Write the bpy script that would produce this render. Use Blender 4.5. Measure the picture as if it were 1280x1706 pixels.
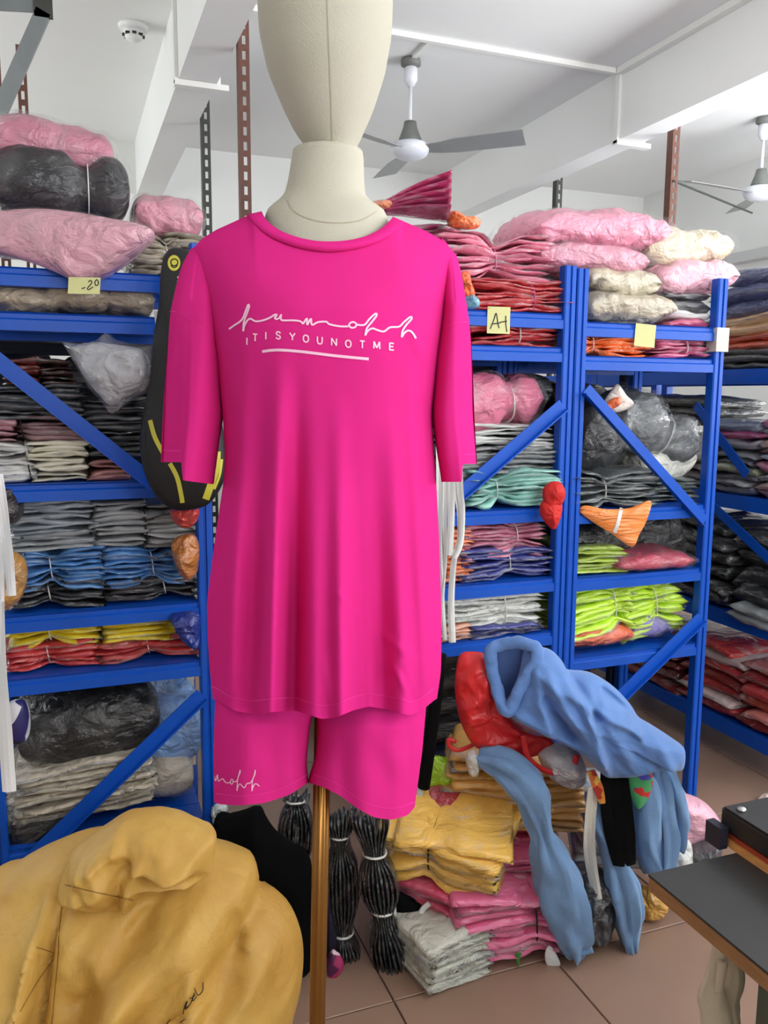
import bpy, bmesh, math, random
import numpy as np
from mathutils import Vector, Matrix, noise as mnoise
from mathutils.bvhtree import BVHTree

scn = bpy.context.scene
COL = scn.collection
for o in list(bpy.data.objects): bpy.data.objects.remove(o)

# ------------------------------------------------------------------ camera
FPX, CW, CH = 1380.0, 1280, 1706
PIT, ROLL, YAW, HC = math.radians(7.99), math.radians(.38), math.radians(20.9), 1.45
FH = np.array([math.sin(YAW), math.cos(YAW), 0.]); XH = np.array([math.cos(YAW), -math.sin(YAW), 0.]); ZH = np.array([0, 0, 1.])
CF = math.cos(PIT)*FH - math.sin(PIT)*ZH
_u = math.sin(PIT)*FH + math.cos(PIT)*ZH
CX = math.cos(ROLL)*XH + math.sin(ROLL)*_u
CU = -math.sin(ROLL)*XH + math.cos(ROLL)*_u
CC = np.array([0, 0, HC])
cam = bpy.data.cameras.new('camera'); camo = bpy.data.objects.new('camera', cam); COL.objects.link(camo)
cam.sensor_fit = 'VERTICAL'; cam.sensor_height = 36.0; cam.lens = FPX/CH*36.0
cam.clip_start = .02; cam.clip_end = 100
M = Matrix.Identity(4)
for i in range(3):
    M[i][0] = CX[i]; M[i][1] = CU[i]; M[i][2] = -CF[i]; M[i][3] = CC[i]
camo.matrix_world = M
scn.camera = camo

# ------------------------------------------------------------------ light
scn.view_settings.view_transform = 'Standard'; scn.view_settings.look = 'None'
scn.view_settings.gamma = 1; scn.view_settings.use_curve_mapping = False
scn.view_settings.exposure = 0.06
w = bpy.data.worlds.new('daylight'); scn.world = w; w.use_nodes = True
bg = w.node_tree.nodes['Background']; bg.inputs[0].default_value = (.93, .97, 1.0, 1); bg.inputs[1].default_value = 1.25
def fill_light(name, loc, rot, sx, sy, power, col=(1, 1, 1)):  # added area lamps out of view, tilted up to lift the ceiling
    l = bpy.data.lights.new(name, 'AREA'); l.shape = 'RECTANGLE'; l.size = sx; l.size_y = sy; l.energy = power; l.color = col
    o = bpy.data.objects.new(name, l); COL.objects.link(o); o.location = loc; o.rotation_euler = rot
    return o
R90 = math.pi/2
UP = math.radians(68)      # upward tilt of the added side lamp, aimed at brightening the ceiling
fill_light('side_fill_lamp', (4.3, 1.0, 1.75), (R90+UP, 0, R90), 4.0, 1.7, 235, (.96, .98, 1))
fill_light('left_fill_lamp', (-2.6, 4.5, 1.9), (R90+math.radians(50), 0, -R90), 2.4, 1.5, 56, (.98, 1, .98))
fill_light('back_fill_lamp', (1.6, -2.6, 1.8), (R90+math.radians(56), 0, 0), 3.0, 1.7, 165, (.97, .99, 1))

# ------------------------------------------------------------------ projection helpers (photo pixel -> place in the room)
def ray(x, y): return (x-640)/FPX*CX - (y-853)/FPX*CU + CF
def pl(x, y, ax, v):
    d = ray(x, y); return CC + d*(v-CC[ax])/d[ax]
def fp(x, y, D):
    d = ray(x, y); return CC + d*D/(d@FH)
def proj(p):
    v = np.array(p, float)-CC; return (640+FPX*(v@CX)/(v@CF), 853-FPX*(v@CU)/(v@CF))

# ------------------------------------------------------------------ materials
def lin(c):
    return tuple((x/255/12.92 if x <= 10.3 else ((x/255+.055)/1.055)**2.4) for x in c)
MATS = {}
def base_mat(name):
    m = bpy.data.materials.new(name); m.use_nodes = True
    nt = m.node_tree; return m, nt, nt.nodes['Principled BSDF'], nt.nodes['Material Output']
def nd(nt, t, **kw):
    n = nt.nodes.new(t)
    for k, v in kw.items():
        if k.startswith('_'): n.inputs[int(k[1:])].default_value = v
        else: setattr(n, k, v)
    return n
def plain(col, rough=.6, metal=0., bump=0., bscale=200., spec=.5, coat=0., var=0., vscale=6., sheen=0., sheen_col=None, stretch=(1, 1, 1), transl=0.):
    key = ('p', col, rough, metal, bump, bscale, spec, coat, var, vscale, sheen, stretch)
    if key in MATS: return MATS[key]
    m, nt, b, out = base_mat('surface_%02x%02x%02x' % tuple(int(x) for x in col))
    L = nt.links
    c = lin(col)
    b.inputs['Base Color'].default_value = (*c, 1); b.inputs['Roughness'].default_value = rough
    b.inputs['Metallic'].default_value = metal; b.inputs['Specular IOR Level'].default_value = spec
    b.inputs['Coat Weight'].default_value = coat; b.inputs['Coat Roughness'].default_value = .12
    if sheen:
        b.inputs['Sheen Weight'].default_value = sheen; b.inputs['Sheen Roughness'].default_value = .4
        b.inputs['Sheen Tint'].default_value = (*(sheen_col or (1, 1, 1)), 1)
    if bump or var:
        tc = nd(nt, 'ShaderNodeTexCoord'); mp = nd(nt, 'ShaderNodeMapping'); mp.inputs['Scale'].default_value = stretch
        L.new(tc.outputs['Object'], mp.inputs['Vector'])
    if var:
        n = nd(nt, 'ShaderNodeTexNoise'); n.inputs['Scale'].default_value = vscale; n.inputs['Detail'].default_value = 5
        L.new(mp.outputs[0], n.inputs['Vector'])
        mr = nd(nt, 'ShaderNodeMapRange'); mr.inputs[1].default_value = .3; mr.inputs[2].default_value = .7; mr.inputs[3].default_value = 1-var; mr.inputs[4].default_value = 1+var
        L.new(n.outputs['Fac'], mr.inputs[0])
        hs = nd(nt, 'ShaderNodeHueSaturation'); hs.inputs['Color'].default_value = (*c, 1)
        L.new(mr.outputs[0], hs.inputs['Value']); L.new(hs.outputs[0], b.inputs['Base Color'])
    if bump:
        n2 = nd(nt, 'ShaderNodeTexNoise'); n2.inputs['Scale'].default_value = bscale; n2.inputs['Detail'].default_value = 3
        L.new(mp.outputs[0], n2.inputs['Vector'])
        bp = nd(nt, 'ShaderNodeBump'); bp.inputs['Strength'].default_value = bump; bp.inputs['Distance'].default_value = .004
        L.new(n2.outputs['Fac'], bp.inputs['Height']); L.new(bp.outputs[0], b.inputs['Normal'])
    MATS[key] = m
    return m
def poly(col, milk_glint=.30, gloss=.9):
    """garment seen through a clear polythene bag: fabric colour, milky streaks painted in as highlights, glossy crinkled coat"""
    key = ('poly', col, milk_glint, gloss)
    if key in MATS: return MATS[key]
    m, nt, b, out = base_mat('bagged_fabric_%02x%02x%02x' % tuple(int(x) for x in col))
    L = nt.links; c = lin(col)
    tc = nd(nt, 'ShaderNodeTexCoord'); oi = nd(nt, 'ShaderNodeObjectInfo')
    iso = milk_glint < .2
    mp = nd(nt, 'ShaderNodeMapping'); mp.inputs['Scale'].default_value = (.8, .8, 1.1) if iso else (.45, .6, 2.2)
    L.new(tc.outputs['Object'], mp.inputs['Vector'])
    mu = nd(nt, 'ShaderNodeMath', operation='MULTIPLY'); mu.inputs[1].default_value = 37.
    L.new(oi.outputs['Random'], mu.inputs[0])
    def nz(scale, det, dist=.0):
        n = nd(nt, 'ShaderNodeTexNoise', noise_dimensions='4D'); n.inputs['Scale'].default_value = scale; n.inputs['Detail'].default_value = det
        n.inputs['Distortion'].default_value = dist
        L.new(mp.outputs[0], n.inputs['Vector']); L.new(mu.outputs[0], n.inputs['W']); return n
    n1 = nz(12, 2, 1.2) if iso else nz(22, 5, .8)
    r1 = nd(nt, 'ShaderNodeMapRange'); r1.inputs[1].default_value = .54; r1.inputs[2].default_value = .74; r1.inputs[3].default_value = 0; r1.inputs[4].default_value = milk_glint
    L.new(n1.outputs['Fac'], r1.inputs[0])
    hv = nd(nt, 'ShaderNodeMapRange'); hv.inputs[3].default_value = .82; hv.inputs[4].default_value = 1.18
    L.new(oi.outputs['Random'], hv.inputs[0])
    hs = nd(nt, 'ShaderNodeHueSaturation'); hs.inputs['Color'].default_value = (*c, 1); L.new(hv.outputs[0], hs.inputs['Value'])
    mx = nd(nt, 'ShaderNodeMixRGB'); mx.inputs[2].default_value = (.62, .63, .62, 1)  # whitish film tone; its streaks paint highlights into the base colour
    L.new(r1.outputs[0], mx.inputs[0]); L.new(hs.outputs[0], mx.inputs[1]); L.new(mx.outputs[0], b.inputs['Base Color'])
    b.inputs['Roughness'].default_value = .45
    b.inputs['Coat Weight'].default_value = gloss; b.inputs['Coat Roughness'].default_value = .07
    n2 = nz(19, 4, .6) if iso else nz(16, 4, 1.2)
    bp = nd(nt, 'ShaderNodeBump'); bp.inputs['Strength'].default_value = 1.; bp.inputs['Distance'].default_value = .034 if iso else .018
    L.new(n2.outputs['Fac'], bp.inputs['Height']); L.new(bp.outputs[0], b.inputs['Normal']); L.new(bp.outputs[0], b.inputs['Coat Normal'])
    MATS[key] = m
    return m
def film(op=.16):
    key = ('film', op)
    if key in MATS: return MATS[key]
    m, nt, b, out = base_mat('clear_polythene')
    L = nt.links
    b.inputs['Base Color'].default_value = (.5, .51, .52, 1); b.inputs['Roughness'].default_value = .1; b.inputs['Specular IOR Level'].default_value = .8
    b.inputs['Coat Weight'].default_value = 1; b.inputs['Coat Roughness'].default_value = .05
    tc = nd(nt, 'ShaderNodeTexCoord')
    n = nd(nt, 'ShaderNodeTexNoise'); n.inputs['Scale'].default_value = 11; n.inputs['Detail'].default_value = 3; n.inputs['Distortion'].default_value = .5
    L.new(tc.outputs['Object'], n.inputs['Vector'])
    r = nd(nt, 'ShaderNodeMapRange'); r.inputs[1].default_value = .5; r.inputs[2].default_value = .8; r.inputs[3].default_value = op*.35; r.inputs[4].default_value = op*2.2
    L.new(n.outputs['Fac'], r.inputs[0])
    bp = nd(nt, 'ShaderNodeBump'); bp.inputs['Strength'].default_value = 1; bp.inputs['Distance'].default_value = .035
    L.new(n.outputs['Fac'], bp.inputs['Height']); L.new(bp.outputs[0], b.inputs['Normal']); L.new(bp.outputs[0], b.inputs['Coat Normal'])
    t = nd(nt, 'ShaderNodeBsdfTransparent'); mix = nd(nt, 'ShaderNodeMixShader')
    L.new(r.outputs[0], mix.inputs[0]); L.new(t.outputs[0], mix.inputs[1]); L.new(b.outputs[0], mix.inputs[2]); L.new(mix.outputs[0], out.inputs[0])
    MATS[key] = m
    return m
def fabric_knit(name, col, sheen_col, sheen=.5, rough=.55):
    m, nt, b, out = base_mat(name); L = nt.links
    b.inputs['Base Color'].default_value = (*col, 1); b.inputs['Roughness'].default_value = rough
    b.inputs['Specular IOR Level'].default_value = .0; b.inputs['Specular Tint'].default_value = (.9, .4, 1, 1)
    b.inputs['Sheen Weight'].default_value = sheen; b.inputs['Sheen Roughness'].default_value = .35; b.inputs['Sheen Tint'].default_value = (*sheen_col, 1)
    tc = nd(nt, 'ShaderNodeTexCoord')
    n = nd(nt, 'ShaderNodeTexNoise'); n.inputs['Scale'].default_value = 900; n.inputs['Detail'].default_value = 2
    mp = nd(nt, 'ShaderNodeMapping'); mp.inputs['Scale'].default_value = (2.2, 2.2, .5)
    L.new(tc.outputs['Object'], mp.inputs[0]); L.new(mp.outputs[0], n.inputs['Vector'])
    bp = nd(nt, 'ShaderNodeBump'); bp.inputs['Strength'].default_value = .12; bp.inputs['Distance'].default_value = .001
    L.new(n.outputs['Fac'], bp.inputs['Height']); L.new(bp.outputs[0], b.inputs['Normal'])
    return m
def camo_mat(cols, scale=40):
    key = ('camo', tuple(cols), scale)
    if key in MATS: return MATS[key]
    m, nt, b, out = base_mat('printed_fabric'); L = nt.links
    tc = nd(nt, 'ShaderNodeTexCoord'); v = nd(nt, 'ShaderNodeTexVoronoi'); v.inputs['Scale'].default_value = scale
    L.new(tc.outputs['Object'], v.inputs['Vector'])
    sp = nd(nt, 'ShaderNodeSeparateColor'); L.new(v.outputs['Color'], sp.inputs[0])
    r = nd(nt, 'ShaderNodeValToRGB'); r.color_ramp.interpolation = 'CONSTANT'
    while len(r.color_ramp.elements) < len(cols): r.color_ramp.elements.new(.5)
    for i, c in enumerate(cols):
        r.color_ramp.elements[i].position = i/len(cols); r.color_ramp.elements[i].color = (*lin(c), 1)
    L.new(sp.outputs[0], r.inputs[0]); L.new(r.outputs[0], b.inputs['Base Color'])
    b.inputs['Roughness'].default_value = .5; b.inputs['Coat Weight'].default_value = .4
    MATS[key] = m
    return m

WHITE_PAINT = plain((236, 237, 236), .7, var=.02, vscale=1.5, bump=.05, bscale=30)
BLUE = plain((10, 80, 186), .38, coat=.0, spec=.35, var=.06, vscale=8)
BROWN_ANGLE = plain((96, 58, 46), .6, var=.15, vscale=30)
DARK_ANGLE = plain((58, 60, 56), .5, metal=.3, var=.1, vscale=30)
GREY_STEEL = plain((120, 126, 128), .4, metal=.6, var=.08, vscale=10)
TIE_W = plain((232, 232, 226), .4, coat=.4)
TIE_K = plain((24, 24, 26), .5)
NOTE = plain((222, 222, 160), .8, var=.03)
INK = plain((26, 26, 34), .7)

# ------------------------------------------------------------------ object helpers
def mk(name, verts, faces, mat, parent=None, smooth=True, base=None):
    """one mesh object from world-space vertices; origin at its base, or at the parent's origin"""
    v = np.asarray(verts, float).reshape(-1, 3)
    if parent is not None: org = np.array(parent['_w'])
    elif base is not None: org = np.array(base)
    else: org = np.array([(v[:, 0].min()+v[:, 0].max())/2, (v[:, 1].min()+v[:, 1].max())/2, v[:, 2].min()])
    me = bpy.data.meshes.new(name); me.from_pydata((v-org).tolist(), [], [list(map(int, f)) for f in faces]); me.materials.append(mat)
    if smooth: me.polygons.foreach_set('use_smooth', [True]*len(me.polygons))
    me.update()
    o = bpy.data.objects.new(name, me); COL.objects.link(o)
    o['_w'] = org.tolist()
    if parent is not None:
        o.parent = parent
        o['_w'] = list(parent['_w'])
    else: o.location = org
    return o
def tag(o, label, cat, group=None):
    o['label'] = label; o['category'] = cat
    if group: o['group'] = group
    return o
def struct(o): o['kind'] = 'structure'; return o
def thing(name, loc, label, cat, group=None):
    o = bpy.data.objects.new(name, None); COL.objects.link(o); o.empty_display_size = .05
    o.location = loc; o['_w'] = list(map(float, loc))
    return tag(o, label, cat, group)
BOXF = [(0, 3, 2, 1), (4, 5, 6, 7), (0, 1, 5, 4), (1, 2, 6, 5), (2, 3, 7, 6), (3, 0, 4, 7)]
def boxv(x0, x1, y0, y1, z0, z1):
    return [(x0, y0, z0), (x1, y0, z0), (x1, y1, z0), (x0, y1, z0), (x0, y0, z1), (x1, y0, z1), (x1, y1, z1), (x0, y1, z1)]
class MB:
    def __init__(s): s.v = []; s.f = []
    def add(s, v, f):
        k = len(s.v); s.v += [tuple(map(float, p)) for p in v]; s.f += [tuple(i+k for i in q) for q in f]; return s
    def box(s, *a): return s.add(boxv(*a), BOXF)
    def bar(s, a, b, w, t, up=(0, 0, 1)):
        """rectangular bar from a to b: width w across 'up', thickness t along 'up'-normal"""
        a = np.array(a, float); b = np.array(b, float); d = (b-a)/np.linalg.norm(b-a)
        n = np.array(up, float); sd = np.cross(d, n); sd /= np.linalg.norm(sd); n = np.cross(sd, d)
        c = []
        for p in (a, b):
            for i, j in ((-1, -1), (1, -1), (1, 1), (-1, 1)): c.append(p+sd*w/2*i+n*t/2*j)
        return s.add(c, BOXF)
    def lathe(s, prof, c, n=24, ax=None):
        c = np.array(c, float); k = len(prof); v = []
        for i in range(n):
            a = 2*math.pi*i/n
            for r, z in prof: v.append(c+np.array([r*math.cos(a), r*math.sin(a), z]))
        f = []
        for i in range(n):
            for j in range(k-1):
                f.append((i*k+j, ((i+1) % n)*k+j, ((i+1) % n)*k+j+1, i*k+j+1))
        f.append([i*k+k-1 for i in range(n)]); f.append([i*k for i in range(n-1, -1, -1)])
        return s.add(v, f)
    def mk(s, name, mat, parent=None, smooth=False, base=None): return mk(name, s.v, s.f, mat, parent, smooth, base)
def grid_faces(nu, nv, off=0, flip=False, wrap=False):
    f = []
    for i in range(nu if wrap else nu-1):
        for j in range(nv-1):
            a = i*nv+j; b = ((i+1) % nu)*nv+j
            q = (a+off, b+off, b+1+off, a+1+off)
            f.append(q[::-1] if flip else q)
    return f
def nse(p, s=1.): return mnoise.noise(Vector((p[0]*s, p[1]*s, p[2]*s)))
def catmull(pts, n, closed=False):
    P = np.array(pts, float); m = len(P); out = []
    segs = m if closed else m-1
    ln = [np.linalg.norm(P[(i+1) % m]-P[i]) for i in range(segs)]; tot = sum(ln)
    cum = np.concatenate([[0], np.cumsum(ln)])
    for k in range(n):
        s = tot*k/n if closed else tot*k/(n-1)
        i = min(int(np.searchsorted(cum, s, side='right'))-1, segs-1); t = (s-cum[i])/max(ln[i], 1e-9)
        g = (lambda j: P[j % m]) if closed else (lambda j: P[min(max(j, 0), m-1)])
        a, b, c, d = g(i-1), g(i), g(i+1), g(i+2)
        out.append(.5*((2*b)+(c-a)*t+(2*a-5*b+4*c-d)*t*t+(3*b-a-3*c+d)*t**3))
    return np.array(out)
def sweep(name, pts, rad, mat, parent=None, n=26, seg=14, fold=0., fq=14., seed=0, facing=None, closed=False, power=1., base=None):
    """tube with an elliptical section along a path; rad = list of (across, deep) half sizes"""
    P = catmull(pts, n, closed); m = len(rad)
    rr = np.array([[np.interp(k/(n-1)*(m-1), range(m), [r[q] for r in rad]) for q in (0, 1)] for k in range(n)])
    F = -FH if facing is None else np.array(facing, float)
    V = []; rng = seed*7.31
    for k in range(n):
        if closed: T = P[(k+1) % n]-P[k-1]
        else: T = P[min(k+1, n-1)]-P[max(k-1, 0)]
        T = T/np.linalg.norm(T)
        S = np.cross(T, F); ln = np.linalg.norm(S)
        S = np.cross(T, (0, 0, 1.)) if ln < 1e-3 else S
        S /= np.linalg.norm(S); N = np.cross(S, T)
        for i in range(seg):
            a = 2*math.pi*i/seg; ca, sa = math.cos(a), math.sin(a)
            q = P[k]+S*rr[k, 0]*math.copysign(abs(ca)**power, ca)+N*rr[k, 1]*math.copysign(abs(sa)**power, sa)
            if fold:
                e = mnoise.noise(Vector((ca*2.2+rng, sa*2.2-rng, k/n*fq*.35+rng)))+.5*mnoise.noise(Vector((ca*5+rng, sa*5, k/n*fq)))
                q = q+(q-P[k])/max(np.linalg.norm(q-P[k]), 1e-6)*fold*e
            V.append(q)
    f = grid_faces(n, seg, 0, True, closed)
    f = []
    for k in range(n if closed else n-1):
        for i in range(seg):
            a = k*seg+i; b = k*seg+(i+1) % seg; c = ((k+1) % n)*seg
            f.append((a, b, c+(i+1) % seg, c+i))
    if not closed: f += [tuple(range(seg-1, -1, -1)), tuple((n-1)*seg+i for i in range(seg))]
    return mk(name, V, f, mat, parent, True, base)
def blob(name, out_px, D, tf, tb, mat, parent=None, c=None, rings=12, seg=64, fold=.01, fq=(9, 9, 9), seed=0, lean=0., pw=.5, base=None, ridges=(), sharp=False, crisp=0., cq=(10., 3.), ang=0., rk=1.):
    """a soft body: its outline at distance D from the camera post, real thickness tf in front and tb behind"""
    if sharp:
        O = np.array([[np.interp(0, [0, 1], [0, 0])]*2]*0+[list(p) for p in out_px], float)
        m = len(O); ln = [np.linalg.norm(O[(i+1) % m]-O[i]) for i in range(m)]; cum = np.concatenate([[0], np.cumsum(ln)]); R = []
        for k in range(seg):
            s = cum[-1]*k/seg; i = min(int(np.searchsorted(cum, s, side='right'))-1, m-1); t = (s-cum[i])/max(ln[i], 1e-9)
            R.append(O[i]*(1-t)+O[(i+1) % m]*t)
        O = np.array(R)
    else: O = catmull(out_px, seg, True)
    c = np.array(c if c is not None else O.mean(0), float)
    sx = seed*3.7
    V = []
    zb = min(fp(p[0], p[1], D)[2] for p in O)
    def pt(q, r, side):
        w = fp(q[0], q[1], D)
        if side > 0: t = tf*max(1-r*r, 0)**pw
        else: t = -tb*max(1-r*r, 0)**pw
        e = 0
        if fold:
            a = Vector((w[0]*fq[0]+sx, w[1]*fq[1]-sx, w[2]*fq[2]+sx))
            e = (mnoise.noise(a)+.55*(1-2*abs(mnoise.noise(a*2.1)))*.7)*fold*(1-r**5)
        if crisp:
            ta = math.radians(ang); la = (w@XH)*math.cos(ta)+w[2]*math.sin(ta); lb = -(w@XH)*math.sin(ta)+w[2]*math.cos(ta)
            wa = .35*mnoise.noise(Vector((la*5+sx, lb*5, sx)))
            for oc, am in ((1., 1.), (2.1, .5), (4.3, .22)):
                e += crisp*am*(.45-1.6*abs(mnoise.noise(Vector((la*cq[0]*oc+sx+wa, lb*cq[1]*oc-sx+wa, sx*1.7+oc)))))*(1-r**8)
        for (ax, ay, bx, by, wd, h) in ridges:
            d0 = np.array([bx-ax, by-ay]); L2 = d0@d0; s = min(max(((q-np.array([ax, ay]))@d0)/L2, 0), 1)
            dd = np.linalg.norm(q-np.array([ax, ay])-d0*s); e += rk*h*math.exp(-(dd/wd)**2)*(1-r**6)
        return w-FH*(t+(e if side > 0 else -e*.5))+FH*lean*(w[2]-zb)
    for side in (1, -1):
        V.append(pt(c, 0, side))
        for k in range(1, rings+1):
            r = math.sin(k/rings*math.pi/2)
            if k == rings and side < 0: break
            for i in range(seg): V.append(pt(c+(O[i]-c)*r, r, side))
    F = []
    for i in range(seg): F.append((0, 1+i, 1+(i+1) % seg))
    for k in range(rings-1):
        for i in range(seg):
            a = 1+k*seg; b = a+seg; j = (i+1) % seg
            F.append((a+i, b+i, b+j, a+j))
    b0 = 1+rings*seg
    for i in range(seg): F.append((b0, b0+1+(i+1) % seg, b0+1+i))
    for k in range(rings-1):
        for i in range(seg):
            a = b0+1+k*seg; j = (i+1) % seg
            b = a+seg if k < rings-2 else 1+(rings-1)*seg
            F.append((a+i, a+j, b+j, b+i))
    if parent is None and base is None: base = None
    return mk(name, V, F, mat, parent, True, base)
def sheet_pair(w, d, t, nu, nv, fn, e1=.35, e2=.45):
    """two sheets that meet in a seam all round (a filled flat bag); fn(u,v,side,prof)->xyz"""
    V = []; F = []; idx = {}
    us = [math.sin(math.pi/2*(2*i/(nu-1)-1)) for i in range(nu)]; us = [.55*u+.45*(2*i/(nu-1)-1) for i, u in enumerate(us)]
    vs = [math.sin(math.pi/2*(2*j/(nv-1)-1)) for j in range(nv)]
    for side in (1, -1):
        for i, u in enumerate(us):
            for j, v in enumerate(vs):
                edge = i in (0, nu-1) or j in (0, nv-1)
                if edge and side < 0: idx[(side, i, j)] = idx[(1, i, j)]; continue
                pr = max(1-u**4, 0)**e1*max(1-v**4, 0)**e2
                idx[(side, i, j)] = len(V); V.append(fn(u, v, side, pr))
    for side in (1, -1):
        for i in range(nu-1):
            for j in range(nv-1):
                q = [idx[(side, i, j)], idx[(side, i+1, j)], idx[(side, i+1, j+1)], idx[(side, i, j+1)]]
                F.append(tuple(q) if side > 0 else tuple(q[::-1]))
    return V, F
def frame_fn(cx, cy, z0, tilt=0, yaw=0, pitch=0):
    ct, st = math.cos(math.radians(tilt)), math.sin(math.radians(tilt)); cy_, sy_ = math.cos(math.radians(yaw)), math.sin(math.radians(yaw))
    cp, sp = math.cos(math.radians(pitch)), math.sin(math.radians(pitch))
    def f(x, y, z):
        y, z = y*cp-z*sp, y*sp+z*cp
        x, z = x*ct-z*st, x*st+z*ct
        x, y = x*cy_-y*sy_, x*sy_+y*cy_
        return (cx+x, cy+y, z0+z)
    return f
USED = set()
def place(box, Y, d, z0, z1=None):
    x0, y0, x1, y1 = box
    cy = (y0+y1)/2
    a = pl(x0, cy, 1, Y); b = pl(x1, cy, 1, Y)
    xm = (x0+x1)/2
    zb = pl(xm, y1, 1, Y)[2]; zt = pl(xm, y0, 1, Y)[2]
    if z0 is not None: zb = z0
    return a[0], b[0], zb, max(zt, zb+.02)
def layers_into(root, xc, yc, z0, w, d, h, n, mat, seed, ties=(), pinch=.38, ragged=.05, tilt=0, yaw=0, pitch=0, part='folded_garment', tie_mat=None, sag=0., mats=None, jyaw=2.5, edges=True):
    rnd = random.Random(seed); n = max(n, 1); f = frame_fn(xc, yc, z0, tilt, yaw, pitch)
    def pin(u): return 1-sum(pinch*math.exp(-((u-t)/.24)**2) for t in ties)
    for i in range(n):
        jl = rnd.uniform(-ragged, ragged); js = rnd.uniform(-ragged, ragged)*.6; jd = rnd.uniform(-.03, .03); sd = rnd.random()*90
        zc = (i+.5)/n*h-h/2; t = h/n*rnd.uniform(.9, 1.45); rot = rnd.uniform(-.05, .05); ya = math.radians(rnd.uniform(-jyaw, jyaw)); cya, sya = math.cos(ya), math.sin(ya); dr0 = rnd.uniform(-.3, .5)
        def fn(u, v, side, pr):
            p = pin(u); x = w/2*(u*(1+jl)+js); y = d/2*v*(1-.5*(1-p))+jd*d
            e = mnoise.noise(Vector((x*9+sd, y*7, side*2.+sd)))*.010+mnoise.noise(Vector((x*28+sd, y*8, side*3.+sd)))*.005
            # gathers that run into the tie
            g = 0
            for tt in ties: g += math.cos(v*9+sd)*.004*math.exp(-((u-tt)/.3)**2)
            z = zc*p+side*t/2*pr*(.55+.45*p)+e+g+rot*x-sag*(abs(u)**3)*h*.5*(1 if zc < 0 else .4)
            z -= dr0*t*abs(u)**4
            z = max(z, -h/2+.0005*side)
            return f(x*cya-y*sya, x*sya+y*cya, z+h/2)
        V, F = sheet_pair(w, d, t, 19, 7, fn, .22, .3)
        mk(part, V, F, mats[i % len(mats)] if mats else mat, root)
        if edges and i % 3 == 1:
            # the loose hem of a clear bag sticking out between the folded garments
            w0, d0, t0, jl0 = w, d, t, jl
            def fe(u, v, side, pr):
                p = fn(u, v, side, pr*.25); c = f(0, 0, h/2); q = f(w/2*u*.07, -d/2*.05*(1 if v < 0 else -1)*abs(v), 0); o_ = f(0, 0, 0)
                return tuple(p[k]+q[k]-o_[k] for k in range(3))
            V, F = sheet_pair(w, d, t, 19, 7, fe, .22, .3)
            mk('bag_hem', V, F, film(.42), root)
    for t in ties:
        p = pin(t); pts = []
        for k in range(28):
            a = 2*math.pi*k/28; ca, sa = math.cos(a), math.sin(a)
            yy = (d/2*(1-.5*(1-p))+.003)*math.copysign(abs(ca)**.5, ca); zz = (h/2*p+.004)*math.copysign(abs(sa)**.5, sa)
            pts.append(f(w/2*t+.004*math.sin(a*2), yy, zz+h/2))
        sweep('tie', pts, [(.004, .0018)], tie_mat or TIE_W, root, n=44, seg=6, facing=(1, 0, .01), closed=True)
CNT = [0]
def S(box, col, label, Y=2.30, d=.36, n=None, ties=(), z0=None, name='garment_stack', cat='clothes bundle', tilt=0, yaw=0, pinch=.38, ragged=.09, milk_glint=.3, group=None, gloss=.9, tie_mat=None, sag=0., cols=None, pitch=0):
    CNT[0] += 1
    x0, x1, zb, zt = place(box, Y, d, z0)
    h = zt-zb; n = max(2, min(11, int(round(h/.0135)))) if not cols else n
    root = thing(name, ((x0+x1)/2, Y+d/2, zb), label, cat, group)
    layers_into(root, (x0+x1)/2, Y+d/2, zb, x1-x0, d, h, n, poly(col, milk_glint, gloss), CNT[0], ties, pinch, ragged, tilt, yaw, pitch, tie_mat=tie_mat, sag=sag, mats=[poly(c, milk_glint, gloss) for c in cols] if cols else None)
    return root
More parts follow.
